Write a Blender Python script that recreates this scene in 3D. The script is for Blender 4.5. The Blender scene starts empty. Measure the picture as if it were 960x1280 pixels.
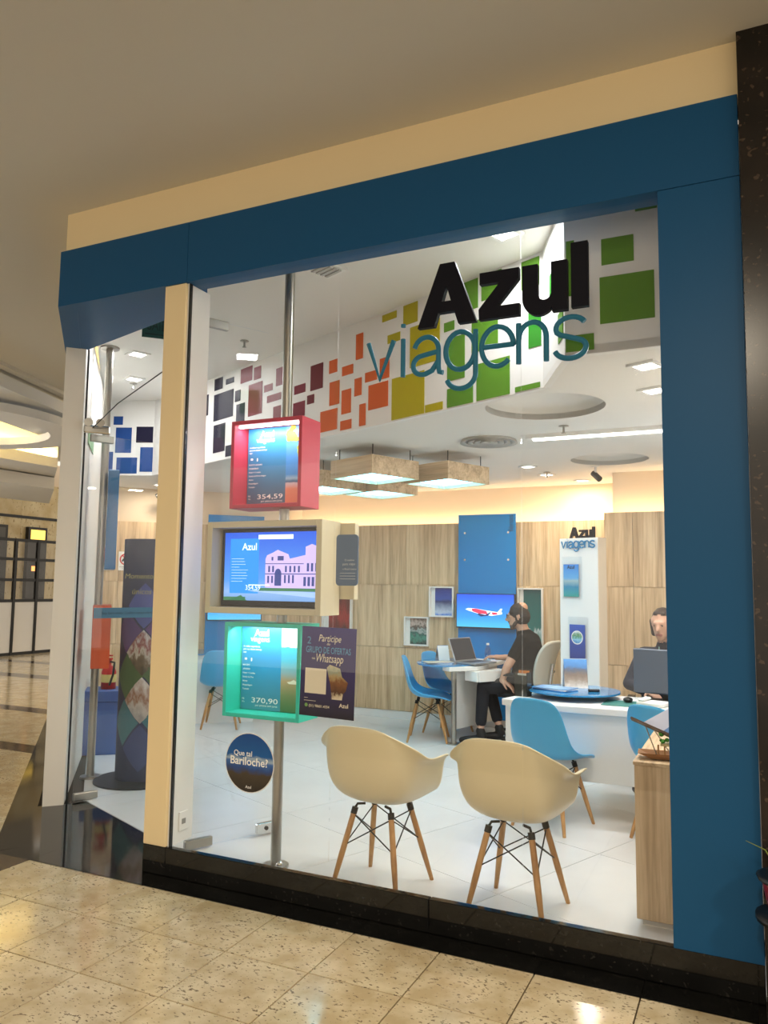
import bpy, bmesh, math, random
import numpy as np
from mathutils import Matrix, Vector
random.seed(7)
SC = bpy.context.scene
COL = SC.collection
R = math.radians

# ------------------------------------------------------------------ camera
def cam_setup():
    yaw, pitch, roll = .4396, .0951, .0125
    cy, sy, cp, sp = math.cos(yaw), math.sin(yaw), math.cos(pitch), math.sin(pitch)
    fwd = Vector((-sy*cp, cy*cp, sp)); right = Vector((cy, sy, 0)); up = right.cross(fwd)
    r2 = right*math.cos(roll) + up*math.sin(roll); u2 = up*math.cos(roll) - right*math.sin(roll)
    M = Matrix((r2, u2, -fwd)).transposed().to_4x4()
    M.translation = Vector((3.2146, -3.3305, 1.5152))
    c = bpy.data.cameras.new('camera'); c.sensor_fit = 'VERTICAL'; c.sensor_height = 36
    c.lens = 971.32/1280*36; c.clip_start = .05; c.clip_end = 100
    o = bpy.data.objects.new('camera', c); COL.objects.link(o); o.matrix_world = M
    SC.camera = o
cam_setup()

# ------------------------------------------------------------------ world, exposure, mall light
SC.view_settings.view_transform = 'Standard'; SC.view_settings.look = 'None'
SC.view_settings.gamma = 1; SC.view_settings.use_curve_mapping = False
SC.view_settings.exposure = 0.38
W = bpy.data.worlds.new('world'); SC.world = W; W.use_nodes = True
W.node_tree.nodes['Background'].inputs[0].default_value = (1.0, .87, .70, 1)
W.node_tree.nodes['Background'].inputs[1].default_value = .85

def lamp(loc, size, energy, col=(1, 1, 1), to=(0, 0, -1), sy=None, spread=180, name='lamp'):
    l = bpy.data.lights.new(name, 'AREA'); l.energy = energy; l.color = col; l.size = size
    if sy: l.shape = 'RECTANGLE'; l.size_y = sy
    l.spread = R(spread)
    o = bpy.data.objects.new(name, l); COL.objects.link(o); o.location = loc
    o.rotation_euler = Vector(to).to_track_quat('-Z', 'Y').to_euler()
    return o
WARM = (1, .86, .66)
# ceiling lamps of the passage behind the photographer: the sheen on the blue column mirrors the first of them
for x, y in ((3.1, -4.55), (6.2, -4.55)):
    lamp((x, y, 3.755), .3, 80, WARM, name='mall_ceiling_lamp_offscreen')
# cool daylight reaching the far corridor from its open left side
lamp((-9.5, .3, 2.2), 3.0, 150, (.72, .85, 1), (.45, .85, .12), 2.4, name='corridor_daylight_offscreen')

# ------------------------------------------------------------------ materials
def lin(h):
    h = h.lstrip('#'); c = [int(h[i:i+2], 16)/255 for i in (0, 2, 4)]
    return tuple(x/12.92 if x <= .04045 else ((x+.055)/1.055)**2.4 for x in c) + (1,)
MATS = {}
def base(name):
    m = bpy.data.materials.new(name); m.use_nodes = True
    nt = m.node_tree; return m, nt, nt.nodes['Principled BSDF']
def mat(name, hexc, rough=.5, metal=0, spec=.5, emit=0, ecol=None, var=0, vscale=8, bump=0, alpha=None, trans=0):
    if name in MATS: return MATS[name]
    m, nt, b = base(name); c = lin(hexc)
    b.inputs['Base Color'].default_value = c; b.inputs['Roughness'].default_value = rough
    b.inputs['Metallic'].default_value = metal; b.inputs['Specular IOR Level'].default_value = spec
    if emit:
        b.inputs['Emission Color'].default_value = lin(ecol) if ecol else c
        b.inputs['Emission Strength'].default_value = emit
    if var or bump:
        t = nt.nodes.new('ShaderNodeTexCoord'); n = nt.nodes.new('ShaderNodeTexNoise')
        n.inputs['Scale'].default_value = vscale; n.inputs['Detail'].default_value = 4
        nt.links.new(t.outputs['Object'], n.inputs['Vector'])
        if var:
            r = nt.nodes.new('ShaderNodeValToRGB')
            r.color_ramp.elements[0].position = .3; r.color_ramp.elements[1].position = .7
            r.color_ramp.elements[0].color = tuple(x*(1-var) for x in c[:3])+(1,)
            r.color_ramp.elements[1].color = tuple(min(1, x*(1+var)) for x in c[:3])+(1,)
            nt.links.new(n.outputs['Fac'], r.inputs['Fac']); nt.links.new(r.outputs['Color'], b.inputs['Base Color'])
        if bump:
            k = nt.nodes.new('ShaderNodeBump'); k.inputs['Strength'].default_value = bump; k.inputs['Distance'].default_value = .01
            nt.links.new(n.outputs['Fac'], k.inputs['Height']); nt.links.new(k.outputs['Normal'], b.inputs['Normal'])
    MATS[name] = m; return m
def ramp_node(nt, stops, interp='LINEAR'):
    r = nt.nodes.new('ShaderNodeValToRGB'); e = r.color_ramp.elements; r.color_ramp.interpolation = interp
    while len(e) < len(stops): e.new(.5)
    for i, (p, c) in enumerate(stops): e[i].position = p; e[i].color = lin(c)
    return r
def photo(name, stops, axis='Z', noise=.08, nscale=7, rough=.35, emit=0, stretch=(1, 1, 1)):
    """a printed picture: colour bands along one axis of the sheet, broken up by noise"""
    if name in MATS: return MATS[name]
    m, nt, b = base(name); L = nt.links
    t = nt.nodes.new('ShaderNodeTexCoord'); s = nt.nodes.new('ShaderNodeSeparateXYZ')
    L.new(t.outputs['Generated'], s.inputs[0])
    mp = nt.nodes.new('ShaderNodeMapping'); mp.inputs['Scale'].default_value = stretch; L.new(t.outputs['Generated'], mp.inputs[0])
    n = nt.nodes.new('ShaderNodeTexNoise'); n.inputs['Scale'].default_value = nscale; n.inputs['Detail'].default_value = 6
    L.new(mp.outputs[0], n.inputs['Vector'])
    a = nt.nodes.new('ShaderNodeMath'); a.operation = 'MULTIPLY_ADD'; a.inputs[1].default_value = noise*2
    L.new(n.outputs['Fac'], a.inputs[0])
    q = nt.nodes.new('ShaderNodeMath'); q.operation = 'SUBTRACT'; q.inputs[1].default_value = noise
    L.new(s.outputs[axis], q.inputs[0]); L.new(q.outputs[0], a.inputs[2])
    r = ramp_node(nt, stops); L.new(a.outputs[0], r.inputs['Fac'])
    L.new(r.outputs['Color'], b.inputs['Base Color']); b.inputs['Roughness'].default_value = rough
    if emit:
        L.new(r.outputs['Color'], b.inputs['Emission Color']); b.inputs['Emission Strength'].default_value = emit
        b.inputs['Base Color'].default_value = (0, 0, 0, 1)
        for l in list(b.inputs['Base Color'].links): L.remove(l)
    MATS[name] = m; return m
def wood(name, c1, c2, c3, axis='Z', scale=1.0, rough=.45):
    if name in MATS: return MATS[name]
    m, nt, b = base(name); L = nt.links
    t = nt.nodes.new('ShaderNodeTexCoord'); oi = nt.nodes.new('ShaderNodeObjectInfo')
    ad = nt.nodes.new('ShaderNodeVectorMath'); ad.operation = 'MULTIPLY_ADD'
    ad.inputs[1].default_value = (1, 1, 1)
    cb = nt.nodes.new('ShaderNodeCombineXYZ'); mu = nt.nodes.new('ShaderNodeMath'); mu.operation = 'MULTIPLY'; mu.inputs[1].default_value = 9
    L.new(oi.outputs['Random'], mu.inputs[0])
    for i in range(3): L.new(mu.outputs[0], cb.inputs[i])
    L.new(t.outputs['Object'], ad.inputs[0]); L.new(cb.outputs[0], ad.inputs[2])
    mp = nt.nodes.new('ShaderNodeMapping'); k = {'X': 0, 'Y': 1, 'Z': 2}[axis]
    sc = [14*scale]*3; sc[k] = .7*scale; mp.inputs['Scale'].default_value = sc; L.new(ad.outputs[0], mp.inputs[0])
    n = nt.nodes.new('ShaderNodeTexNoise'); n.inputs['Scale'].default_value = 1.0; n.inputs['Detail'].default_value = 5; n.inputs['Distortion'].default_value = .6
    L.new(mp.outputs[0], n.inputs['Vector'])
    n2 = nt.nodes.new('ShaderNodeTexNoise'); n2.inputs['Scale'].default_value = 5; n2.inputs['Detail'].default_value = 3
    L.new(mp.outputs[0], n2.inputs['Vector'])
    mx = nt.nodes.new('ShaderNodeMath'); mx.operation = 'MULTIPLY_ADD'; mx.inputs[1].default_value = .35; L.new(n2.outputs['Fac'], mx.inputs[0])
    m3 = nt.nodes.new('ShaderNodeMath'); m3.operation = 'MULTIPLY'; m3.inputs[1].default_value = .68; L.new(n.outputs['Fac'], m3.inputs[0]); L.new(m3.outputs[0], mx.inputs[2])
    r = ramp_node(nt, [(.34, c1), (.5, c2), (.66, c3)]); L.new(mx.outputs[0], r.inputs['Fac'])
    L.new(r.outputs['Color'], b.inputs['Base Color']); b.inputs['Roughness'].default_value = rough
    MATS[name] = m; return m
def granite(name, c1, c2, spot, rough=.12, scale=1.0, spots=True, thr=.66, vary=True):
    if name in MATS: return MATS[name]
    m, nt, b = base(name); L = nt.links
    t = nt.nodes.new('ShaderNodeTexCoord'); oi = nt.nodes.new('ShaderNodeObjectInfo')
    cb = nt.nodes.new('ShaderNodeCombineXYZ'); mu = nt.nodes.new('ShaderNodeMath'); mu.operation = 'MULTIPLY'; mu.inputs[1].default_value = 37
    L.new(oi.outputs['Random'], mu.inputs[0]); L.new(mu.outputs[0], cb.inputs[0]); L.new(mu.outputs[0], cb.inputs[1])
    ad = nt.nodes.new('ShaderNodeVectorMath'); ad.operation = 'ADD'; L.new(t.outputs['Object'], ad.inputs[0]); L.new(cb.outputs[0], ad.inputs[1])
    n = nt.nodes.new('ShaderNodeTexNoise'); n.inputs['Scale'].default_value = 6*scale; n.inputs['Detail'].default_value = 5; L.new(ad.outputs[0], n.inputs['Vector'])
    r = ramp_node(nt, [(.35, c1), (.65, c2)]); L.new(n.outputs['Fac'], r.inputs['Fac'])
    out = r.outputs['Color']
    if spots:
        mp = nt.nodes.new('ShaderNodeMapping'); mp.inputs['Scale'].default_value = (42*scale, 70*scale, 50*scale); mp.inputs['Rotation'].default_value = (0, 0, .6)
        L.new(ad.outputs[0], mp.inputs[0])
        s = nt.nodes.new('ShaderNodeTexNoise'); s.inputs['Scale'].default_value = 1; s.inputs['Detail'].default_value = 2; L.new(mp.outputs[0], s.inputs['Vector'])
        sb = nt.nodes.new('ShaderNodeMath'); sb.operation = 'MULTIPLY_ADD'; sb.inputs[1].default_value = .25; L.new(n.outputs['Fac'], sb.inputs[0]); L.new(s.outputs['Fac'], sb.inputs[2])
        r2 = nt.nodes.new('ShaderNodeValToRGB'); r2.color_ramp.elements[0].position = thr+.1; r2.color_ramp.elements[1].position = thr+.16
        L.new(sb.outputs[0], r2.inputs['Fac'])
        mx = nt.nodes.new('ShaderNodeMixRGB'); mx.inputs['Color2'].default_value = lin(spot); L.new(r2.outputs['Color'], mx.inputs['Fac']); L.new(out, mx.inputs['Color1'])
        out = mx.outputs['Color']
    L.new(out, b.inputs['Base Color']); b.inputs['Roughness'].default_value = rough
    MATS[name] = m; return m
def glass_mat(name, tint='#ffffff', f0=.028, rough=.0):
    if name in MATS: return MATS[name]
    m = bpy.data.materials.new(name); m.use_nodes = True; nt = m.node_tree; nt.nodes.clear(); L = nt.links
    o = nt.nodes.new('ShaderNodeOutputMaterial'); tr = nt.nodes.new('ShaderNodeBsdfTransparent'); tr.inputs[0].default_value = lin(tint)
    g = nt.nodes.new('ShaderNodeBsdfGlossy'); g.inputs['Roughness'].default_value = rough; g.inputs[0].default_value = (1, 1, 1, 1)
    lw = nt.nodes.new('ShaderNodeLayerWeight'); lw.inputs['Blend'].default_value = .5
    p = nt.nodes.new('ShaderNodeMath'); p.operation = 'POWER'; p.inputs[1].default_value = 5; L.new(lw.outputs['Facing'], p.inputs[0])
    a = nt.nodes.new('ShaderNodeMath'); a.operation = 'MULTIPLY_ADD'; a.inputs[1].default_value = 1-f0; a.inputs[2].default_value = f0; L.new(p.outputs[0], a.inputs[0])
    mx = nt.nodes.new('ShaderNodeMixShader'); L.new(a.outputs[0], mx.inputs[0]); L.new(tr.outputs[0], mx.inputs[1]); L.new(g.outputs[0], mx.inputs[2]); L.new(mx.outputs[0], o.inputs[0])
    MATS[name] = m; return m

M_BLUE = mat('blue_panel', '#195684', .42, spec=.22)
M_CREAM = mat('cream_paint', '#ffe8b8', .6)
M_WHITE = mat('white_paint', '#eceae6', .55)
M_CEILING = mat('ceiling_plaster', '#e9e6e0', .8, spec=.2)
M_MALLCEIL = mat('mall_ceiling_plaster', '#dcd6c8', .85, spec=.2)
M_BEIGE = mat('beige_wall', '#ead9c2', .8, spec=.2)
M_BLACKGR = granite('black_granite', '#0b0b0b', '#141413', '#2b2926', .07, 1.2)
M_TILE = granite('cream_granite', '#c2ad87', '#ddcdab', '#7d6c56', .13, 1.5, thr=.64)
M_BROWN = granite('brown_granite', '#4a3a2c', '#6a5644', '#2a211a', .12)
M_PORC = mat('porcelain', '#dfe0e0', .22, var=.035, vscale=2.5)
M_GROUT = mat('grout', '#3f3527', .8)
M_GROUTI = mat('grout_light', '#9a9a98', .8)
M_STEEL = mat('brushed_steel', '#a8a49c', .32, 1)
M_CHROME = mat('chrome', '#d5d5d5', .12, 1)
M_BLACK = mat('black_plastic', '#0c0c0d', .4)
M_DKMETAL = mat('black_wire', '#141414', .4, .6)
M_GLASS = glass_mat('clear_glass')
M_OAK = wood('oak_panel', '#a88b6a', '#ccb08b', '#e2caa6', 'Z', 1.0)
M_OAKH = wood('oak_panel_flat', '#a88b6a', '#ccb08b', '#e2caa6', 'X', 1.0)
M_OAKY = wood('oak_panel_depth', '#a88b6a', '#ccb08b', '#e2caa6', 'Y', 1.0)
M_LEG = wood('beech_leg', '#9a6d42', '#b5854f', '#c79a64', 'Z', 1.2)
M_CREAMPL = mat('cream_plastic', '#e2d5b0', .35, spec=.4)
M_BLUEPL = mat('blue_plastic', '#4fabdf', .3, spec=.45)

# ------------------------------------------------------------------ geometry helpers
class MB:
    def __init__(s, M=None): s.v = []; s.f = []; s.mi = []; s.sm = []; s.M = M; s.k = 0
    def add(s, vs, fs, sm=False):
        b = len(s.v)
        for p in vs:
            p = Vector(p); s.v.append(s.M @ p if s.M is not None else p)
        for f in fs: s.f.append([b+i for i in f]); s.mi.append(s.k); s.sm.append(sm)
        return s
    def box(s, a, b):
        x0, y0, z0 = a; x1, y1, z1 = b
        return s.add([(x0,y0,z0),(x1,y0,z0),(x1,y1,z0),(x0,y1,z0),(x0,y0,z1),(x1,y0,z1),(x1,y1,z1),(x0,y1,z1)],
                     [(3,2,1,0),(4,5,6,7),(0,1,5,4),(1,2,6,5),(2,3,7,6),(3,0,4,7)])
    def prism(s, poly, z0, z1):
        n = len(poly); a = sum(poly[i][0]*poly[(i+1) % n][1]-poly[(i+1) % n][0]*poly[i][1] for i in range(n))
        if a < 0: poly = poly[::-1]
        return s.add([(x, y, z0) for x, y in poly]+[(x, y, z1) for x, y in poly],
                     [list(range(n))[::-1], list(range(n, 2*n))]+[(i, (i+1) % n, n+(i+1) % n, n+i) for i in range(n)])
    def cyl(s, p0, p1, r0, r1=None, n=14, caps=True, sm=True):
        p0, p1 = Vector(p0), Vector(p1); r1 = r0 if r1 is None else r1
        d = (p1-p0).normalized(); a = d.orthogonal().normalized(); b = d.cross(a)
        vs = [p+(a*math.cos(2*math.pi*i/n)+b*math.sin(2*math.pi*i/n))*r for p, r in ((p0, r0), (p1, r1)) for i in range(n)]
        s.add(vs, [(i, (i+1) % n, n+(i+1) % n, n+i) for i in range(n)], sm)
        if caps: s.add(vs, [list(range(n))[::-1], list(range(n, 2*n))])
        return s
    def tube(s, pts, r, n=8):
        pts = [Vector(p) for p in pts]; rings = []; prev = None
        for i, p in enumerate(pts):
            d = (pts[min(i+1, len(pts)-1)]-pts[max(i-1, 0)]).normalized()
            a = d.orthogonal().normalized() if prev is None else (prev-d*prev.dot(d)).normalized()
            prev = a; b = d.cross(a); rr = r[i] if isinstance(r, (list, tuple)) else r
            rings.append([p+(a*math.cos(2*math.pi*j/n)+b*math.sin(2*math.pi*j/n))*rr for j in range(n)])
        vs = [v for g in rings for v in g]; fs = []
        for i in range(len(pts)-1):
            for j in range(n): fs.append((i*n+j, i*n+(j+1) % n, (i+1)*n+(j+1) % n, (i+1)*n+j))
        s.add(vs, fs, True); m = (len(pts)-1)*n
        return s.add(vs, [list(range(n))[::-1], list(range(m, m+n))])
    def lathe(s, prof, c=(0, 0, 0), n=20):
        vs = [(c[0]+r*math.cos(2*math.pi*j/n), c[1]+r*math.sin(2*math.pi*j/n), c[2]+z) for r, z in prof for j in range(n)]
        fs = [(i*n+j, i*n+(j+1) % n, (i+1)*n+(j+1) % n, (i+1)*n+j) for i in range(len(prof)-1) for j in range(n)]
        return s.add(vs, fs, True)
    def sphere(s, c, r, n=12, m=8, sq=(1, 1, 1)):
        vs = []; fs = []
        for i in range(m+1):
            t = math.pi*i/m
            for j in range(n):
                p = 2*math.pi*j/n; vs.append((c[0]+r*sq[0]*math.sin(t)*math.cos(p), c[1]+r*sq[1]*math.sin(t)*math.sin(p), c[2]-r*sq[2]*math.cos(t)))
        for i in range(m):
            for j in range(n): fs.append((i*n+j, i*n+(j+1) % n, (i+1)*n+(j+1) % n, (i+1)*n+j))
        return s.add(vs, fs, True)
    # flat print in a frame (x right, y up, z towards the viewer)
    def rect(s, x0, y0, x1, y1, d=0): return s.add([(x0,y0,d),(x1,y0,d),(x1,y1,d),(x0,y1,d)], [(0,1,2,3)])
    def poly(s, pts, d=0): return s.add([(x, y, d) for x, y in pts], [list(range(len(pts)))])
    def disc(s, x, y, rx, ry=None, d=0, n=28): return s.poly([(x+rx*math.cos(2*math.pi*i/n), y+(ry or rx)*math.sin(2*math.pi*i/n)) for i in range(n)], d)

def frame(o, az=0):
    """vertical plane: local x along azimuth az (degrees), local y up, local z out of the plane towards its front"""
    c, s_ = math.cos(R(az)), math.sin(R(az))
    return Matrix(((c, 0, s_, o[0]), (s_, 0, -c, o[1]), (0, 1, 0, o[2]), (0, 0, 0, 1)))
def place(o, az=0): return Matrix.Translation(Vector(o)) @ Matrix.Rotation(R(az), 4, 'Z')
WM = {}
def tag(o, label=None, cat=None, group=None, kind=None):
    if label: o['label'] = label
    if cat: o['category'] = cat
    if group: o['group'] = group
    if kind: o['kind'] = kind
    return o
def empty(name, loc, az=0, label=None, cat=None, group=None):
    o = bpy.data.objects.new(name, None); COL.objects.link(o); o.location = loc; o.rotation_euler = (0, 0, R(az))
    o.empty_display_size = .1
    WM[o.name] = place(loc, az)
    return tag(o, label, cat, group)
def obj(name, mb, mats, parent=None, bevel=0, seg=1, label=None, cat=None, group=None, kind=None, local=False):
    """one mesh object; vertices are given in world space unless local"""
    if not isinstance(mats, (list, tuple)): mats = [mats]
    me = bpy.data.meshes.new(name)
    if parent is not None:
        P = WM[parent.name]; vs = mb.v if local else [P.inverted() @ v for v in mb.v]; T = P
    else:
        if local: T = Matrix()
        else:
            a = np.array([tuple(v) for v in mb.v]); c = (a.min(0)+a.max(0))/2; T = Matrix.Translation(Vector((c[0], c[1], a[:, 2].min())))
        vs = [T.inverted() @ v for v in mb.v]
    me.from_pydata([tuple(v) for v in vs], [], mb.f)
    for m in mats: me.materials.append(m)
    me.polygons.foreach_set('material_index', mb.mi); me.polygons.foreach_set('use_smooth', mb.sm); me.update()
    o = bpy.data.objects.new(name, me); COL.objects.link(o)
    if parent is not None: o.parent = parent
    else: o.matrix_world = T
    WM[o.name] = T
    if bevel:
        b = o.modifiers.new('bevel', 'BEVEL'); b.width = bevel; b.segments = seg; b.limit_method = 'ANGLE'
    return tag(o, label, cat, group, kind)
def copy_tree(root, loc, az, label=None):
    r = root.copy(); COL.objects.link(r); r.location = loc; r.rotation_euler = (0, 0, R(az)); WM[r.name] = place(loc, az)
    if label: r['label'] = label
    for ch in [c for c in bpy.data.objects if c.parent == root]:
        c = ch.copy(); COL.objects.link(c); c.parent = r; WM[c.name] = WM[r.name]
        for g in [d for d in bpy.data.objects if d.parent == ch]:
            d = g.copy(); COL.objects.link(d); d.parent = c; WM[d.name] = WM[r.name]
    return r
def curve_mesh(loops, extrude):
    """filled 2D outlines with holes, extruded: returns verts, faces"""
    cu = bpy.data.curves.new('tmp', 'CURVE'); cu.dimensions = '2D'; cu.fill_mode = 'BOTH'; cu.extrude = extrude
    for lp in loops:
        sp = cu.splines.new('POLY'); sp.points.add(len(lp)-1); sp.use_cyclic_u = True
        for i, (x, y) in enumerate(lp): sp.points[i].co = (x, y, 0, 1)
    return _eval(cu)
def _eval(cu):
    o = bpy.data.objects.new('tmp', cu); COL.objects.link(o)
    dg = bpy.context.evaluated_depsgraph_get(); me = bpy.data.meshes.new_from_object(o.evaluated_get(dg))
    vs = [tuple(v.co) for v in me.vertices]; fs = [tuple(p.vertices) for p in me.polygons]
    bpy.data.objects.remove(o); bpy.data.curves.remove(cu); bpy.data.meshes.remove(me)
    return vs, fs
TXT = {}
def text(mb, s, x, y, w=None, h=None, d=.001, bold=0, shear=0, ext=0.0006, align='L'):
    """lettering drawn into a frame builder: left x, baseline y, height of a capital h or total width w"""
    key = (s, bold, shear)
    if key not in TXT:
        cu = bpy.data.curves.new('tmp', 'FONT'); cu.body = s; cu.size = 1; cu.offset = bold; cu.shear = shear; cu.resolution_u = 3
        TXT[key] = _eval(cu)
    vs, fs = TXT[key]
    a = np.array(vs); x0 = a[:, 0].min(); ww = a[:, 0].max()-x0
    sx = w/ww if w else None; sy = h/.73 if h else None
    if sx is None: sx = sy
    if sy is None: sy = sx
    if align == 'C': x -= ww*sx/2
    if align == 'R': x -= ww*sx
    mb.add([((p[0]-x0)*sx+x, p[1]*sy+y, d) for p in vs], fs)
    return mb
def clip(poly, a, b, c):
    """keep the part of a convex polygon where a*x+b*y>=c"""
    out = []
    for i in range(len(poly)):
        p, q = poly[i], poly[(i+1) % len(poly)]; fp = a*p[0]+b*p[1]-c; fq = a*q[0]+b*q[1]-c
        if fp >= 0: out.append(p)
        if fp*fq < 0: t = fp/(fp-fq); out.append((p[0]+(q[0]-p[0])*t, p[1]+(q[1]-p[1])*t))
    return out
U = (math.cos(R(-22.5)), math.sin(R(-22.5))); V = (-U[1], U[0])
def uv(a, b): return (a*U[0]+b*V[0], a*U[1]+b*V[1])

# ================================================================== STRUCTURE
# ---- mall floor
fl = obj('floor', MB().box((-14, -9, -.06), (9, 13, -.016)), M_GROUT, label='polished cream granite floor of the mall passage', cat='floor', kind='structure')
tm = None
for j in range(-7, 0):
    for i in range(-10, 12):
        x, y = i*.4, -.143+j*.4
        if x < -.41 and j == -1: continue
        if tm is None:
            o = obj('floor_tile', MB().box((x+.0025, y+.0025, -.016), (x+.3975, y+.3975, 0)), M_TILE, fl, bevel=.0012); tm = o
            bx, by = x, y
            # give the tile its own origin so that every copy can share the mesh
            for v in o.data.vertices: v.co -= Vector((x, y, 0))-WM[fl.name].translation*0
            o.location = Vector((x, y, 0))
        else:
            o = tm.copy(); COL.objects.link(o); o.location = Vector((x, y, 0))
for x0, x1 in ((-.8, -.4), (-1.2, -.8)):
    obj('floor_tile', MB().box((x0+.0015, -.5415, -.016), (x1-.0015, -.155, 0)), M_BROWN, fl)
def corridor_piece(poly, m, z=-.002, name='floor_tile'): obj(name, MB().prism(poly, -.016, z), m, fl)
# corridor beyond the corner: big cream slabs and brown bands
side_n = (-.7071, -.7071)
S0 = (-.677, -.154)
def along(p, d, t): return (p[0]+d[0]*t, p[1]+d[1]*t)
DS = (-.7071, .7071)
cor = [(-1.2, -.147), (-.69, -.147), along((-.69, -.147), DS, 6.2), along((-.69, -.147), DS, 12), (-13.5, 9), (-13.5, -.147)]
rows = [(-.147, 1.75, M_TILE), (1.75, 2.0, M_BROWN), (2.0, 3.3, M_TILE), (3.3, 3.55, M_BROWN), (3.55, 5.6, M_TILE), (5.6, 5.95, M_BROWN), (5.95, 7.2, M_TILE), (7.2, 7.5, M_BROWN), (7.5, 9.6, M_TILE)]
for y0, y1, m in rows:
    step = .8 if m is M_TILE else 2.4
    x = -13.4
    while x < -.6:
        q = clip([(x+.002, y0+.002), (x+step-.002, y0+.002), (x+step-.002, y1-.002), (x+.002, y1-.002)], -.7071, -.7071, .7071*(.69+.147)+.004)
        if len(q) > 2: corridor_piece(q, m, -.0005)
        x += step
# black granite apron in front of the window, at the entrance and along the side
for i in range(-1, 9):
    obj('granite_slab', MB().box((max(i*.4, -.4)+.001, -.1535, -.016), (min(i*.4+.399, 3.6), .03, 0)), M_BLACKGR, fl)
obj('granite_slab', MB().prism([(-.401, -.1535), (-.401, .03), (.25, .03), (.25, .318), (-1.0, .836), (-1.09, .72), (-1.2, .6), (-.6, 0), (-.69, -.1535)], -.016, -.0004), M_BLACKGR, fl)
a0 = (-.70, -.1535); b0 = (-.6, 0.0)
obj('granite_slab', MB().prism([a0, along(a0, DS, 6.0), along((-1.2, .6), DS, 5.2), (-1.2, .6), b0], -.016, -.0008), M_BLACKGR, fl)

# ---- shop floor: 0.9 m porcelain slabs laid at 22.5 degrees
fs = obj('floor', MB().prism([(.26, .05), (3.25, .05), (3.25, 5.3), (-2.2, 5.3), (-3.7, 3.5), (-1.02, .84), (.26, .32)], -.015, -.004), M_GROUTI, label='pale grey porcelain floor inside the travel shop', cat='floor', kind='structure')
for k in range(-1, 7):
    for i in range(-7, 6):
        a, b = 1.67+.905*i, .395+.9*k; g = .0018
        q = [uv(a+g, b+g), uv(a+.905-g, b+g), uv(a+.905-g, b+.9-g), uv(a+g, b+.9-g)]
        for c in ((0, 1, .06), (-1, 0, -3.24), (0, -1, -5.2), (.7071, -.7071, -5.0), (V[0], V[1], .395), (.7071, .7071, -.14)):
            q = clip(q, *c)
            if len(q) < 3: break
        if len(q) >= 3: obj('floor_tile', MB().prism(q, -.012, 0), M_PORC, fs)
q = [(.26, .06), (1.05, .06), (.26, .31)]
obj('floor_tile', MB().prism(q, -.012, -.0002), M_PORC, fs)

# ---- facade
fac = obj('wall_front', MB().prism([(3.24, .01), (-.545, .01), (-3.6, 3.065), (-3.53, 3.135), (-.5, .12), (3.24, .12)], 3.50, 3.80), M_CREAM, label='cream plaster fascia above the blue shop header', cat='wall', kind='structure')
hd = empty('trim_1', (1.3, 0, 3.19), label='deep blue header panels over the shop window and entrance', cat='header'); tag(hd, kind='structure')
obj('header_panel', MB().box((.4225, -.012, 3.19), (3.225, .12, 3.538)), M_BLUE, hd, bevel=.002)
obj('header_panel', MB().prism([(.4205, -.012), (-.565, -.012), (-4.0, 3.43), (-3.93, 3.5), (-.53, .11), (.4205, .11)], 3.19, 3.538), M_BLUE, hd, bevel=.002)
obj('soffit_panel', MB().prism([(-.55, .005), (-1.162, .612), (-1.07, .72), (.255, .33), (.405, .19), (.405, .005)], 3.1915, 3.23), M_BLUE, hd)
obj('column_panel', MB().box((2.908, -.012, .143), (3.225, .10, 3.188)), M_BLUE, hd, bevel=.002)
post = obj('trim_2', MB().box((.262, -.004, .143), (.412, .20, 3.19)), M_CREAM, bevel=.004, label='cream door post at the corner of the window', cat='post', kind='structure')
obj('wall_lining', MB().box((.4125, .012, .143), (.420, .20, 3.19)), M_WHITE, post)
o = obj('wall_socket', MB().box((.4205, .085, .20), (.427, .155, .30)), M_WHITE, post, bevel=.002)
obj('socket_insert', MB().box((.427, .105, .235), (.4285, .135, .262)), mat('grey_plastic', '#8a8a88', .5), o)
sill = empty('trim_3', (1.7, .05, 0), label='black granite kerb under the shop window', cat='kerb'); tag(sill, kind='structure')
for x0, x1 in ((.262, .413), (.415, 1.89), (1.892, 3.225)):
    obj('kerb_slab', MB().box((x0, -.004, 0), (x1, .034, .143)), M_BLACKGR, sill, bevel=.003)
for k, (x0, x1) in enumerate(((.427, 1.368), (1.3705, 2.3085), (2.311, 2.907))):
    obj('window_%d' % (k+1), MB().box((x0, .020, .1435), (x1, .030, 3.30)), M_GLASS, label=['clear shop window pane beside the cream post', 'clear shop window pane in the middle carrying the A and z of the sign', 'narrow clear shop window pane next to the blue column'][k], cat='window', kind='structure')
obj('trim_4', MB().box((.421, .014, .143), (.4265, .036, 3.19)), M_BLACK, label='black gasket strip between cream post and glass', cat='trim', kind='structure')
# side wall of the shop (seen along its length) and its cream end
jamb = obj('wall_left', MB().prism([(-1.165, .605), (-1.075, .705), (-3.56, 3.46), (-3.72, 3.36), (-3.72, 3.16)], 0, 3.44), mat('pale_cream', '#e8e2d8', .6), label='cream end of the shop side wall at the entrance', cat='wall', kind='structure')
obj('trim_5', MB().box((-1.068, .715, .0), (-1.060, .725, 3.19)), M_BLACK, label='thin black gasket beside the cream entrance jamb', cat='trim', kind='structure')
# dark stone pier to the right of the shop
gp = obj('wall_right', MB().box((3.2275, -.05, 0), (4.6, .6, 3.80)), granite('dark_pier', '#120d0a', '#241b15', '#4a3c30', .25, 1.0), label='dark brown stone pier at the edge of the shop', cat='pier', kind='structure')

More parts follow.
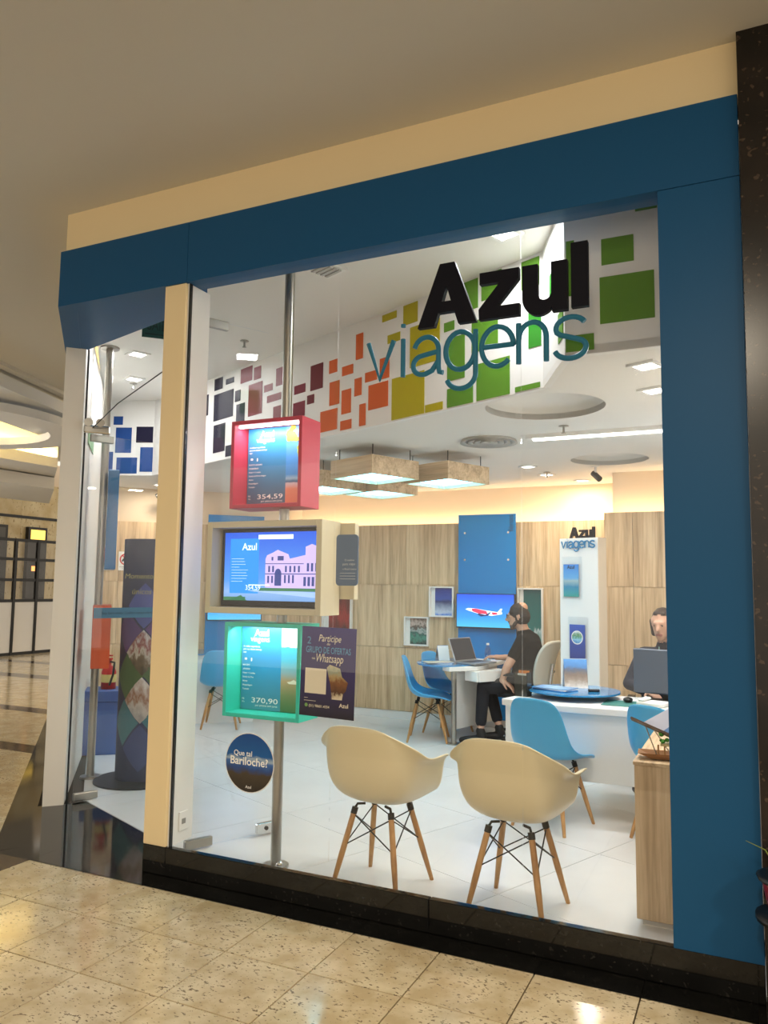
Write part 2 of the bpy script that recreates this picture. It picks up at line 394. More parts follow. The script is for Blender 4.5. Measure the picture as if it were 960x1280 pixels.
# ---- ceilings
obj('ceiling', MB().prism([(9, -9), (9, .02), (-.545, .02), (-4.6, 4.06), (-5.4, 3.7), (-5.6, 2.4), (-7.5, -1), (-12, -9)], 3.78, 3.83), M_MALLCEIL, label='plain beige plaster ceiling of the mall passage', cat='ceiling', kind='structure')
obj('ceiling', MB().prism([(3.24, .12), (3.24, 1.2), (-2.5, 3.4), (-3.6, 3.4), (-1.05, .75), (.3, .12)], 3.44, 3.48), M_CEILING, label='higher white ceiling strip just behind the shop window', cat='ceiling', kind='structure')
def circ(cx, cy, r, n=40): return [(cx+r*math.cos(2*math.pi*i/n), cy+r*math.sin(2*math.pi*i/n)) for i in range(n)]
RECESS = ((2.08, 1.43, .37), (2.13, 3.6, .33))
vs, fs_ = curve_mesh([[(-2.95, 2.735), (-2.43, 2.95), (2.19, .94), (2.43, .39), (3.24, .39), (3.24, 5.4), (-1.9, 5.4), (-3.62, 3.48)]]+[circ(*c) for c in RECESS], .02)
cl = MB(Matrix.Translation((0, 0, 2.665))); cl.add(vs, fs_)
lowc = obj('ceiling', cl, M_CEILING, label='lower white ceiling over the desks with round recesses', cat='ceiling', kind='structure')
for cx, cy, r in RECESS:
    m = MB(); m.lathe([(r+.02, .0), (r, .0), (r, .07), (.001, .07)], (cx, cy, 2.647), 40)
    obj('round_recess', m, M_CEILING, lowc)
# ---- coloured band (drop between the two ceilings)
SQ = {'m': '#6e1f2c', 'o': '#d8622a', 'y': '#b5a812', 'g': '#5d8f2a', 'G': '#2f7d24', 'n': '#1c1a33', 'r': '#7d1d33', 'b': '#24498a'}
A1 = [(-2.24, -2.08, 3.03, 3.23, 'm'), (-2.0, -1.9, 3.12, 3.22, 'o'), (-1.84, -1.71, 3.07, 3.14, 'o'), (-1.68, -1.6, 3.16, 3.35, 'o'), (-1.99, -1.87, 2.87, 3.05, 'o'), (-1.84, -1.73, 2.78, 2.96, 'o'), (-1.69, -1.61, 2.89, 3.02, 'o'), (-1.57, -1.44, 2.97, 3.04, 'o'), (-1.53, -1.32, 2.76, 2.94, 'o'), (-1.63, -1.56, 2.66, 2.82, 'o'), (-1.85, -1.72, 2.66, 2.73, 'o'), (-2.1, -1.89, 2.68, 2.84, 'o'), (-1.41, -1.31, 2.96, 3.11, 'o'), (-1.39, -1.24, 3.37, 3.42, 'y'), (-1.17, -1.03, 3.29, 3.43, 'y'), (-1.33, -1.2, 3.2, 3.26, 'y'), (-1.1, -.82, 2.98, 3.26, 'y'), (-1.28, -.96, 2.65, 2.94, 'y'), (-.95, -.79, 2.65, 2.70, 'y'), (-.63, -.49, 3.24, 3.43, 'g'), (-.75, -.6, 2.82, 3.1, 'g'), (-.78, -.69, 3.15, 3.21, 'g'), (-.75, -.53, 2.65, 2.77, 'g'),
      (-.46, -.3, 3.27, 3.43, 'g'), (-.15, -.02, 3.25, 3.42, 'g'), (-.54, -.33, 2.96, 3.16, 'g'), (-.5, -.24, 2.65, 2.88, 'g'), (-.1, -.01, 2.89, 3.10, 'G'), (-.2, -.02, 2.65, 2.68, 'g'),
      (-3.77, -3.62, 3.31, 3.42, 'n'), (-3.56, -3.42, 3.33, 3.38, 'n'), (-3.77, -3.42, 3.02, 3.27, 'n'), (-3.39, -3.3, 3.14, 3.24, 'n'), (-3.36, -3.22, 2.92, 3.11, 'n'), (-3.76, -3.55, 2.72, 2.98, 'n'), (-3.53, -3.39, 2.66, 2.76, 'n'), (-3.3, -3.11, 3.29, 3.42, 'r'), (-3.08, -2.97, 3.28, 3.39, 'r'), (-3.16, -2.94, 2.97, 3.25, 'r'), (-2.91, -2.78, 3.14, 3.2, 'r'), (-2.73, -2.6, 3.16, 3.31, 'r'), (-2.86, -2.65, 3.04, 3.1, 'r'), (-2.76, -2.65, 2.86, 2.99, 'r'), (-2.47, -2.31, 2.85, 2.97, 'r'), (-2.46, -2.31, 3.04, 3.11, 'r'), (-2.28, -2.19, 2.93, 3.0, 'm'),
      (-4.3, -4.1, 2.75, 3.0, 'b'), (-4.55, -4.4, 3.05, 3.2, 'n'), (-4.75, -4.6, 2.72, 2.95, 'n'), (-4.05, -3.88, 3.1, 3.3, 'n')]
D1 = [(-.44, -.34, 3.18, 3.27, 'b'), (-.41, -.24, 2.88, 3.15, 'b'), (-.19, -.01, 2.99, 3.16, 'n'), (-.14, -.005, 2.68, 2.94, 'b'), (-.39, -.17, 2.66, 2.83, 'b'), (-.49, -.43, 2.68, 2.89, 'b')]
C1 = [(.18, .33, 3.07, 3.2, 'g'), (.17, .42, 2.78, 3.01, 'g'), (.34, .44, 3.31, 3.37, 'G'), (.005, .14, 2.66, 2.74, 'g'), (.01, .05, 2.94, 3.22, 'g'), (.5, .7, 2.9, 3.1, 'G')]
B1 = [(.22, .40, 3.0, 3.20, 'G'), (.45, .57, 2.75, 2.9, 'g')]
band = empty('trim_6', (0, 1.8, 2.645), label='white band between the two ceilings covered in coloured squares', cat='bulkhead'); tag(band, kind='structure')
def band_wall(o, az, s0, s1, lst, name='band_wall'):
    m = MB(frame((o[0], o[1], 0), az)); m.add(*[[(s0, 2.641, 0), (s1, 2.641, 0), (s1, 3.44, 0), (s0, 3.44, 0), (s0, 2.641, -.04), (s1, 2.641, -.04), (s1, 3.44, -.04), (s0, 3.44, -.04)], [(0,1,2,3), (5,4,7,6), (4,5,1,0), (3,2,6,7), (1,5,6,2), (4,0,3,7)]])
    obj(name, m, M_WHITE, band)
    for a, b, z0, z1, c in lst:
        q = MB(frame((o[0], o[1], 0), az)); q.add([(a, z0, .004), (b, z0, .004), (b, z1, .004), (a, z1, .004), (a, z0, 0), (b, z0, 0), (b, z1, 0), (a, z1, 0)], [(0,1,2,3), (4,5,1,0), (3,2,6,7), (1,5,6,2), (4,0,3,7)])
        obj('colour_square', q, mat('vinyl_'+c, SQ[c], .65, spec=.15), band)
band_wall((2.19, .94), -23.5, -5.04, 0, A1)
band_wall((-2.43, 2.95), 22.5, -.55, 0, D1)
band_wall((2.43, .39), 0, 0, .81, C1)
band_wall((2.19, .94), -66.4, 0, .60, B1)

# ---- back walls of the shop with oak panelling and a lit cove behind it
wb = obj('wall_back', MB().prism([(-3.85, 3.50), (-3.70, 3.45), (-1.95, 5.2), (2.03, 5.2), (2.03, 4.42), (3.24, 4.42), (3.24, 5.5), (-2.1, 5.5)], 0, 2.66), M_BEIGE, label='beige rear wall of the shop above and behind the oak panels', cat='wall', kind='structure')
rw = obj('wall_right', MB().box((3.10, .42, 0), (3.225, 5.4, 3.42)), M_WHITE, label='white inner side wall hidden behind the blue column', cat='wall', kind='structure')
pan = empty('trim_7', (0, 5.0, 0), label='light oak wall panelling along the back of the shop', cat='panelling'); tag(pan, kind='structure')
ZJ = (.09, .812, 1.535, 2.238)
def oak(o, az, xs, zj=ZJ, skip=()):
    for i in range(len(xs)-1):
        for k in range(3):
            if (i, k) in skip: continue
            m = MB(frame((o[0], o[1], 0), az)); a, b, z0, z1 = xs[i]+.002, xs[i+1]-.002, zj[k]+.002, zj[k+1]-.002
            m.add([(a, z0, 0), (b, z0, 0), (b, z1, 0), (a, z1, 0), (a, z0, -.04), (b, z0, -.04), (b, z1, -.04), (a, z1, -.04)], [(0,1,2,3), (5,4,7,6), (4,5,1,0), (3,2,6,7), (1,5,6,2), (4,0,3,7)])
            obj('oak_panel', m, M_OAK, pan)
    m = MB(frame((o[0], o[1], 0), az)); a, b = xs[0], xs[-1]
    m.add([(a, 0, -.008), (b, 0, -.008), (b, .088, -.008), (a, .088, -.008), (a, 0, -.05), (b, 0, -.05), (b, .088, -.05), (a, .088, -.05)], [(0,1,2,3), (5,4,7,6), (4,5,1,0), (3,2,6,7), (1,5,6,2), (4,0,3,7)])
    obj('plinth', m, M_WHITE, pan)
    m = MB(frame((o[0], o[1], 0), az)); m.box((a, .09, -.12), (b, 2.2, -.045)); obj('panel_backing', m, M_OAK, pan)
    ms = MB(frame((o[0], o[1], 0), az)); ms.box((a+.02, 2.2, -.11), (b-.02, 2.212, -.08)); obj('cove_strip', ms, mat('cove_led', '#ffd08a', emit=2.5, ecol='#ffcf8c'), pan)
oak((0, 5.0), 0, [-2.04, -1.65, -1.03, -.41, .195, .93, 1.52, 1.975])
oak((-2.04, 5.0), 45, [-2.45, -2.0, -1.35, -.7, 0])
oak((0, 4.22), 0, [1.975, 2.235, 2.66, 3.10])
m = MB(); m.box((1.975, 4.262, .09), (1.99, 5.0, 2.238)); obj('oak_panel', m, M_OAK, pan)
for x0, x1, y in ((-2.0, 1.95, 5.1), (2.05, 3.08, 4.32)):
    lamp(((x0+x1)/2, y, 2.225), x1-x0, 1.6*(x1-x0), (1, .72, .42), (0, .35, 1), .03, name='cove_lamp')
l = lamp((-2.9, 4.28, 2.225), 2.2, 3.5, (1, .72, .42), (-.25, .25, 1), .03, name='cove_lamp'); l.rotation_euler = (Matrix.Rotation(R(45), 3, 'Z') @ Matrix.Rotation(R(180), 3, 'X')).to_euler()

# ================================================================== FAR CORRIDOR (left)
fw = obj('wall_far', MB().box((-11.5, 3.0, 0), (-11.25, 13, 4.2)), M_BEIGE, label='marble faced wall at the end of the mall corridor', cat='wall', kind='structure')
M_MARB = granite('yellow_marble', '#cdb27c', '#ecdcb0', '#a98c5e', .25, .35, thr=.66)
for k in range(9):
    obj('marble_panel', MB().box((-11.25, 4.0+k*.93, 1.0), (-11.2, 4.925+k*.93, 2.9)), M_MARB, fw)
    obj('marble_panel', MB().box((-11.25, 4.0+k*.93, 2.96), (-11.2, 4.925+k*.93, 3.7)), M_MARB, fw)
obj('trim_8', MB().box((-11.25, 4, 2.9), (-11.18, 12.3, 2.96)), M_BLACK, label='black stripe across the far marble wall', cat='trim', kind='structure')
gpn = empty('glazed_partition', (-10.6, 8.6, 0), label='black framed glass partition with white lower panels in the corridor', cat='partition')
for y in (7.2, 8.06, 8.62, 9.42, 10.2): obj('mullion', MB().box((-10.63, y-.03, 0), (-10.57, y+.03, 2.4)), M_BLACK, gpn)
for z in (.03, 1.12, 1.55, 1.98, 2.38): obj('transom', MB().box((-10.62, 7.2, z-.03), (-10.58, 10.2, z+.03)), M_BLACK, gpn)
for k, (y0, y1) in enumerate(((7.23, 8.03), (8.09, 8.59), (8.65, 9.39), (9.45, 10.17))):
    obj('lower_panel', MB().box((-10.61, y0, .06), (-10.59, y1, 1.09)), M_WHITE, gpn)
    obj('pane', MB().box((-10.605, y0, 1.15), (-10.597, y1, 2.35)), M_GLASS, gpn)
for k, (y0, y1) in enumerate(((7.85, 8.25), (8.78, 9.28))):
    f = empty('display_case', (-11.1, (y0+y1)/2, 1.0), label=['narrow dark display case in the far marble wall, unlit top', 'dark display case with a glowing lit top in the far marble wall'][k], cat='display case')
    obj('case_frame', MB().box((-11.2, y0, 1.0), (-11.1, y1, 2.72)), mat('case_black', '#17120e', .3), f)
    obj('case_window', MB().box((-11.1, y0+.06, 2.45), (-11.095, y1-.06, 2.66)), mat('case_lit%d' % k, '#f5c95a' if k else '#55534e', .3, emit=1.5 if k else 0), f)
    if k: obj('case_candles', MB().box((-11.1, y0+.12, 1.75), (-11.094, y0+.32, 1.86)), mat('case_glow', '#ff9a50', emit=1.6), f)
# stepped plaster ceiling over the corridor with warm coves
M_COVE = mat('cove_plaster', '#efe8d6', .8)
M_TRAY = mat('tray_plaster', '#e4e3e0', .7)
tray = empty('ceiling', (-6.5, 4.5, 3.3), label='stepped plaster ceiling with warm yellow coves over the far corridor', cat='ceiling'); tag(tray, kind='structure')
dfar = (-.766, .643)      # direction of view down the corridor
nl = (.643, .766)
def lane(d0, d1, w0=-2.6, w1=.42, skew=-1.7):
    c = (3.2146, -3.3305)
    return [(c[0]+dfar[0]*(d+sk)+nl[0]*w, c[1]+dfar[1]*(d+sk)+nl[1]*w) for d, w, sk in ((d0, w0, -skew*w0), (d1, w0, -skew*w0), (d1, w1, -skew*w1), (d0, w1, -skew*w1))]
obj('upper_ceiling', MB().prism(lane(8.3, 19, -6, 4, 0), 4.25, 4.3), mat('tray_upper', '#e8e4da', .8), tray)
obj('ceiling_step', MB().prism(lane(9.3, 9.5), 3.74, 3.84), M_MALLCEIL, tray)
obj('cove_face', MB().prism(lane(9.62, 9.66), 3.70, 4.25), M_COVE, tray)
obj('ceiling_step', MB().prism(lane(9.5, 11.6), 3.56, 3.70), M_TRAY, tray)
vs, fs_ = curve_mesh([circ(0, 0, 1.5, 48), circ(0, 0, 1.15, 48)], .05)
m = MB(Matrix.Translation((-5.75, 3.0, 3.46))); m.add(vs, fs_); obj('ceiling_ring', m, M_TRAY, tray)
obj('cove_face', MB().prism(lane(13.3, 13.35, skew=-1.0), 3.5, 4.25), M_COVE, tray)
M_TG = mat('tray_grey', '#e0ddd6', .7)
obj('ceiling_step', MB().prism(lane(13.2, 15.6, skew=-.8), 3.36, 3.52), M_TG, tray)
obj('ceiling_step', MB().prism(lane(14.4, 17.2, skew=-.8), 3.14, 3.34), M_TG, tray)
def cove_lamp(d, z, skew, e):
    """warm strip lying in the trough of a ceiling cove, shining upwards"""
    q = lane(d, d+.01, skew=skew); a, b = Vector((*q[0], z)), Vector((*q[3], z)); X = (b-a).normalized(); Z = Vector((0, 0, -1))
    l = bpy.data.lights.new('corridor_cove_lamp', 'AREA'); l.shape = 'RECTANGLE'; l.size = (b-a).length; l.size_y = .05; l.energy = e; l.color = (1, .74, .28)
    o = bpy.data.objects.new('corridor_cove_lamp', l); COL.objects.link(o)
    M = Matrix((X, Z.cross(X), Z)).transposed().to_4x4(); M.translation = (a+b)/2; o.matrix_world = M
cove_lamp(9.55, 3.86, -1.7, 65)
cove_lamp(13.24, 3.54, -1.0, 70)

# ================================================================== LIGHT FITTINGS INSIDE THE SHOP
M_LAMP = mat('lamp_white', '#ffffff', emit=6, ecol='#fff6e8')
COOL = (.95, .98, 1)
def downlight(x, y, z, s, az, e, label, rnd=False, warm=COOL, grp=None):
    t = empty('ceiling_light', (x, y, z-.012), az, label, 'light', grp)
    F = place((x, y, z), az)
    if rnd:
        m = MB(F); m.lathe([(s*.75, 0), (s*.75, -.008), (s*.52, -.010), (s*.5, -.002)], (0, 0, 0), 20); obj('trim_ring', m, M_WHITE, t)
        m = MB(F); m.lathe([(s*.5, -.004), (.001, -.004)], (0, 0, 0), 20); obj('diffuser', m, M_LAMP, t)
    else:
        h = s/2; m = MB(F)
        for a, b in (((-h, -h), (h, -h*.7)), ((-h, h*.7), (h, h)), ((-h, -h*.7), (-h*.7, h*.7)), ((h*.7, -h*.7), (h, h*.7))): m.box((a[0], a[1], -.012), (b[0], b[1], 0))
        obj('trim_frame', m, M_WHITE, t); obj('diffuser', MB(F).box((-h*.7, -h*.7, -.008), (h*.7, h*.7, -.002)), M_LAMP, t)
    lamp((x, y, z-.02), s, e, warm, name='downlight')
EU, EL = 9, 10
downlight(2.057, .62, 3.44, .16, -22.5, EU, 'square ceiling light above the black sign letters')
downlight(-1.40, 1.566, 3.44, .16, -22.5, EU, 'square ceiling light beside the steel pole at the entrance')
downlight(-2.0, 2.17, 3.44, .16, -22.5, EU, 'square ceiling light next to the blue squares by the sprinkler')
downlight(2.775, .702, 2.645, .15, -22.5, EL, 'square ceiling light by the blue column, first of two', warm=(1, .9, .76))
downlight(2.76, 1.232, 2.645, .15, -22.5, EL, 'square ceiling light by the blue column, farther from the window', warm=(1, .9, .76))
downlight(1.37, 3.74, 2.645, .12, 0, 6, 'small round ceiling spot between pendant lamps and panelling', True, WARM)
downlight(1.41, 4.31, 2.645, .12, 0, 6, 'small round ceiling spot above the seated man', True, WARM)
downlight(1.66, 4.85, 2.645, .12, 0, 6, 'small round ceiling spot close to the beige rear wall', True, WARM)
downlight(-2.9, 3.6, 2.645, .12, 0, 6, 'small round ceiling spot near the no smoking sign', True, WARM)
t = empty('linear_light', (2.25, 2.29, 2.60), 0, 'long white linear light fitted under the lower ceiling', 'light')
obj('housing', MB().box((1.74, 2.255, 2.615), (3.05, 2.325, 2.645)), M_WHITE, t)
obj('diffuser', MB().box((1.79, 2.265, 2.603), (3.05, 2.315, 2.615)), mat('linear_led', '#ffffff', emit=4, ecol='#fffaf0'), t)
lamp((2.42, 2.29, 2.595), 1.2, 20, COOL, sy=.05, name='linear_lamp')
# pendant boxes
M_PEND = mat('pendant_glow', '#bff0ff', emit=8, ecol='#6fd2f0')
M_OAKP = wood('oak_pendant', '#a88b6a', '#ccb08b', '#e2caa6', 'X', 1.0)
def pendant(x, y, label, s=.52, z=2.40, h=.15):
    t = empty('pendant_lamp', (x, y, z), -22.5, label, 'pendant lamp', 'oak box pendant lamps')
    F = place((x, y, z), -22.5); k = s/2; w = .018
    for a, b in (((-k, -k), (k, -k+w)), ((-k, k-w), (k, k)), ((-k, -k+w), (-k+w, k-w)), ((k-w, -k+w), (k, k-w))):
        obj('box_side', MB(F).box((a[0], a[1], 0), (b[0], b[1], h)), M_OAKP, t)
    obj('box_top', MB(F).box((-k+w, -k+w, h-.02), (k-w, k-w, h)), M_WHITE, t)
    obj('diffuser', MB(F).box((-k+w, -k+w, .03), (k-w, k-w, .04)), M_PEND, t)
    for a, b in ((-.8, -.8), (.8, -.8), (-.8, .8), (.8, .8)):
        obj('rod', MB(F).cyl((a*k, b*k, h), (a*k, b*k, 2.645-z), .004, n=6), M_DKMETAL, t)
pendant(.41, 2.44, 'oak box pendant lamp with pale blue light, closest to the window band')
pendant(.86, 2.94, 'oak box pendant lamp with pale blue light, next to the round air vent')
pendant(-.03, 3.47, 'oak box pendant lamp with pale blue light, over the oak panelling')
pendant(-.37, 3.02, 'oak box pendant lamp with pale blue light, behind the red light box')
# ceiling hardware
t = empty('air_diffuser', (1.42, 2.37, 2.645), 0, 'round grey air diffuser in the lower ceiling', 'air vent')
for k, r in enumerate((.21, .16, .11, .06)):
    m = MB(); m.lathe([(r, 0), (r+.01, -.022), (r-.035, -.012), (r-.04, 0)], (1.42, 2.37, 2.645), 32); obj('diffuser_ring', m, mat('vent_grey', '#b9b7b2', .6), t)
t = empty('ceiling_vent', (.93, .66, 3.44), 0, 'small square vent grille in the high ceiling', 'vent'); F = place((.93, .66, 3.44), -22.5)
obj('vent_frame', MB(F).box((-.09, -.09, -.012), (.09, .09, 0)), M_WHITE, t)
for k in range(4): obj('vent_slat', MB(F).box((-.07, -.065+k*.035, -.02), (.07, -.045+k*.035, -.012)), mat('vent_grey', '#b9b7b2', .6), t)
def sprinkler(x, y, z, label):
    t = empty('sprinkler', (x, y, z), 0, label, 'sprinkler')
    obj('stem', MB().cyl((x, y, z), (x, y, z-.05), .008, n=8), M_STEEL, t)
    m = MB(); m.lathe([(.001, 0), (.035, -.001), (.035, -.005), (.001, -.006)], (x, y, z-.001), 14); obj('rosette', m, M_STEEL, t)
    m = MB(); m.lathe([(.001, 0), (.017, -.001), (.017, -.005), (.001, -.006)], (x, y, z-.05), 10); obj('deflector', m, M_STEEL, t)
sprinkler(-.36, 1.63, 3.44, 'sprinkler head above the maroon squares')
sprinkler(-2.13, 2.30, 3.44, 'sprinkler head beyond the entrance ceiling lights')
sprinkler(2.07, 2.03, 2.645, 'sprinkler head next to the long linear light')
sprinkler(1.45, 4.15, 2.645, 'sprinkler head near the rear ceiling spots')
def cctv(x, y, z, d, label):
    t = empty('security_camera', (x, y, z), 0, label, 'camera'); p = Vector((x, y, z)); d = Vector(d).normalized()
    obj('mount', MB().cyl(p, p-Vector((0, 0, .07)), .012, n=8).cyl(p, p-Vector((0, 0, .008)), .035, n=12), M_WHITE, t)
    obj('camera_body', MB().cyl(p-Vector((0, 0, .085))-d*.04, p-Vector((0, 0, .085))+d*.07, .028, n=12), M_BLACK, t)
cctv(1.95, 3.95, 2.645, (.6, -.5, -.6), 'small dark spot camera on the lower ceiling above the sign pillar')
cctv(-3.0, 3.75, 2.645, (-.6, -.6, -.5), 'small dark camera on the ceiling beyond the entrance')

# ================================================================== ENTRANCE
def lines(F, rows, mt, parent, name='lettering', d=.001):
    """one object per line of lettering"""
    for s_, x, y, kw in rows:
        m = MB(F); text(m, s_, x, y, d=d, **kw); obj(name, m, mt, parent)
dl = empty('door_1', (-.995, .83, 0), label='clear glass door leaf standing open beside the cream jamb', cat='door'); tag(dl, kind='structure')
def leaf(root, hinge, L, az, zt=2.35):
    F = Matrix.Translation((hinge[0], hinge[1], 0)) @ Matrix.Rotation(R(az), 4, 'Z')
    obj('glass_pane', MB(F).box((.0, -.005, .012), (L, .005, zt)), M_GLASS, root, bevel=.001)
    for x0, x1, z0, z1 in ((0, .17, .008, .06), (0, .17, zt-.05, zt+.005)):
        obj('patch_fitting', MB(F).box((x0, -.016, z0), (x1, .016, z1)), M_STEEL, root, bevel=.006, seg=2)
leaf(dl, (-1.065, .775), .62, 67.5, 2.58)
dr = empty('door_2', (.25, .335, 0), label='clear glass door leaf standing open behind the window', cat='door'); tag(dr, kind='structure')
leaf(dr, (.262, .335), .62, 63, 3.12)
F = Matrix.Translation((.262, .335, 0)) @ Matrix.Rotation(R(63), 4, 'Z')
o = obj('lock_fitting', MB(F).box((.46, -.018, .012), (.62, .018, .075)), M_CHROME, dr, bevel=.008, seg=2)
obj('lock_cylinder', MB(F).cyl((.52, -.02, .045), (.52, -.024, .045), .012), M_BLACK, o)
obj('lock_cylinder', MB(F).cyl((.57, -.02, .045), (.57, -.024, .045), .008), M_BLACK, o)
# fixed glass fin above/beside the leaf and the clip with its cable
fin = obj('window_4', MB(Matrix.Translation((-1.055, .735, 0)) @ Matrix.Rotation(R(45), 4, 'Z')).box((.0, -.005, .012), (.155, .005, 3.18)), M_GLASS, label='narrow fixed glass strip beside the cream entrance jamb', cat='window', kind='structure')
t = empty('glass_clamp', (-1.0, .73, 2.55), label='chrome glass clamp with round bolts beside the entrance jamb', cat='clamp')
F = Matrix.Translation((-1.01, .725, 2.60)) @ Matrix.Rotation(R(45), 4, 'Z')
obj('clamp_plate', MB(F).box((-.05, -.03, -.03), (.13, -.008, .03)), M_CHROME, t, bevel=.012, seg=2)
for x in (-.02, .06): obj('bolt', MB(F).cyl((x, -.03, .05), (x, -.0, .05), .03, n=16), M_CHROME, t)
obj('door_cable', MB().tube([(-1.0, .72, 2.605), (-.55, .50, 2.70), (.0, .30, 2.805), (.3, .25, 2.85)], .004, 6), M_DKMETAL, label='thin dark cable strung across the entrance from the chrome clamp', cat='cable')
F = frame((-1.065, .775, 0), 67.5)
m = MB(F); m.rect(.08, 1.26, .60, 1.335, .0075); m.k = 1; text(m, 'Seja bem-vindo. Confira nossas ofertas', .14, 1.288, w=.40, d=.0082)
obj('door_sticker', m, [mat('sticker_blue', '#3d6c88', .4), mat('ink_navy', '#17273f', .5)], label='blue strip sticker with small lettering on the open glass door', cat='sticker')
t = empty('exit_sign', (-.32, .95, 3.2), label='dark teal hanging exit sign with white edged lettering', cat='sign'); F = frame((-.47, .80, 3.29), 45)
obj('sign_plate', MB(F).box((-.13, -.07, -.004), (.13, .085, .004)), mat('exit_teal', '#1d4f4d', .4), t)
m = MB(F); text(m, 'SAÍDA', 0, -.015, w=.19, h=.075, d=.0048, bold=.01, align='C'); obj('lettering', m, mat('exit_letter', '#0e2e34', .4), t)
m = MB(F); m.rect(-.11, -.05, .11, -.04, .0048); obj('underline', m, mat('exit_letter', '#0e2e34', .4), t)
for x in (-.1, .1): obj('hanger', MB(F).cyl((x, .085, 0), (x, .15, 0), .003, n=6), M_STEEL, t)
# steel pole display seen edge on
t = empty('display_stand', (-1.49, 1.345, 0), label='steel pole with blue and orange boxes seen edge on at the entrance', cat='display stand')
obj('pole', MB().cyl((-1.49, 1.345, 0), (-1.49, 1.345, 3.44), .03, n=20), M_STEEL, t)
for z in (0, 3.425): obj('flange', MB().cyl((-1.49, 1.345, z), (-1.49, 1.345, z+.015), .075, n=24), M_STEEL, t)
F = place((-1.49, 1.345, 0), 135)
obj('blue_box', MB(F).box((-.22, -.115, 1.62), (.22, -.032, 2.40)), mat('stand_blue', '#2d6fa8', .4), t, bevel=.004)
obj('orange_box', MB(F).box((-.24, -.10, .86), (.24, .035, 1.34)), mat('stand_orange', '#cc4a1c', .4), t, bevel=.004)
# rounded poster column on a black disc
t = empty('poster_column', (-1.12, 1.47, 0), label='rounded purple and blue poster column with diamond photos on a black disc', cat='poster column')
obj('base_disc', MB().cyl((-1.12, 1.47, 0), (-1.12, 1.47, .012), .33, n=36), M_BLACK, t)
N = 24
def ell(i, z, k=1.0):
    a = 2*math.pi*i/N; e = (abs(math.cos(a))**.8*math.copysign(1, math.cos(a))*.215*k, math.sin(a)*.13*k)
    return place((-1.09, 1.49, 0), 25) @ Vector((e[0], e[1], z))
m = MB()
m.add([ell(i, z) for z in (.012, 1.86) for i in range(N)], [(i, (i+1) % N, N+(i+1) % N, N+i) for i in range(N)], True); m.add([ell(i, 1.86) for i in range(N)], [list(range(N))])
obj('column_body', m, mat('totem_navy', '#161c46', .55), t)
def diamond(ic, zc, hw, hh, mt, name='diamond'):
    m = MB(); rows = []
    for k in range(-4, 5):
        w = hw*(1-abs(k)/4); row = []
        for j in range(-3, 4): row.append(ell(ic+w*j/3, zc+hh*k/4, 1.012))
        rows.append(row)
    vs = [v for r_ in rows for v in r_]; fs2 = [(i*7+j, i*7+j+1, (i+1)*7+j+1, (i+1)*7+j) for i in range(8) for j in range(6)]
    m.add(vs, fs2, True); obj(name, m, mt, t)
PHA = photo('tree_photo', [(0, '#3f3a2c'), (.35, '#6d5b48'), (.5, '#b8b0a6'), (.7, '#7c2d2a'), (1, '#cfd6da')], noise=.5, nscale=5)
PHB = photo('statue_photo', [(0, '#8f8a86'), (.35, '#b9b2ab'), (.55, '#8c6248'), (1, '#dcdcdc')], noise=.45, nscale=5)
for ic, zc, mt in ((18, .98, PHA), (18, .62, PHB), (16, .80, mat('totem_green', '#3f5a34', .4)), (20, .82, mat('totem_green', '#3f5a34', .4)), (20.2, 1.16, mat('totem_purple', '#4b2b6b', .4)), (20.2, .46, mat('totem_teal', '#2f6670', .4)), (15.8, 1.15, mat('totem_purple', '#4b2b6b', .4)), (15.8, .45, mat('totem_teal', '#2f6670', .4)), (18, 1.34, mat('totem_lilac', '#3f4a94', .4)), (18, .26, mat('totem_navy2', '#26346a', .4)),
                   (22.2, 1.0, mat('totem_violet', '#8a3d9c', .4)), (22.2, .62, PHB), (22.4, .3, mat('totem_rose', '#a04a5e', .4))):
    diamond(ic, zc, 2.1, .175, mt)
F = frame((-1.09, 1.49, 0), 25)
lines(F, [('Momentos', -.16, 1.55, dict(w=.24, shear=.15)), ('únicos', -.10, 1.43, dict(w=.15, shear=.15))], mat('totem_gold', '#a9a06a', .5), t, d=.135)
# waste bin and fire extinguisher
bn = empty('blue_cabinet', (-2.0, 2.17, 0), 40, 'low blue cabinet standing below the fire extinguisher', 'cabinet'); F = place((-2.0, 2.17, 0), 40)
obj('cabinet_body', MB(F).box((-.30, -.14, .0), (.22, .16, .46)), mat('cabinet_blue', '#3a5a98', .5), bn, bevel=.006)
obj('cabinet_top', MB(F).box((-.31, -.15, .462), (.23, .17, .56)), mat('cabinet_blue', '#3a5a98', .5), bn, bevel=.006)
t = empty('fire_extinguisher', (-2.1, 2.12, .56), 0, 'small red fire extinguisher with black hose on the blue cabinet', 'fire extinguisher'); c = (-2.08, 2.1, .56)
m = MB(); m.lathe([(.001, 0), (.065, 0), (.065, .15), (.05, .19), (.02, .21), (.02, .23)], c, 16); obj('cylinder', m, mat('ext_red', '#c01818', .3), t)
m = MB(); m.lathe([(.0665, .06), (.0665, .13)], c, 16); obj('paper_label', m, mat('ext_label', '#e8d080', .5), t)
obj('valve_handle', MB().box((c[0]-.015, c[1]-.015, .79), (c[0]+.015, c[1]+.015, .82)).box((c[0]-.09, c[1]-.012, .82), (c[0]+.03, c[1]+.012, .835)).box((c[0]-.08, c[1]-.012, .85), (c[0]+.03, c[1]+.012, .862)), mat('ext_red', '#c01818', .3), t)
obj('hose', MB().tube([(c[0]+.02, c[1], .80), (c[0]+.09, c[1]-.03, .80), (c[0]+.10, c[1]-.05, .70), (c[0]+.07, c[1]-.06, .60)], .01, 8), M_BLACK, t)
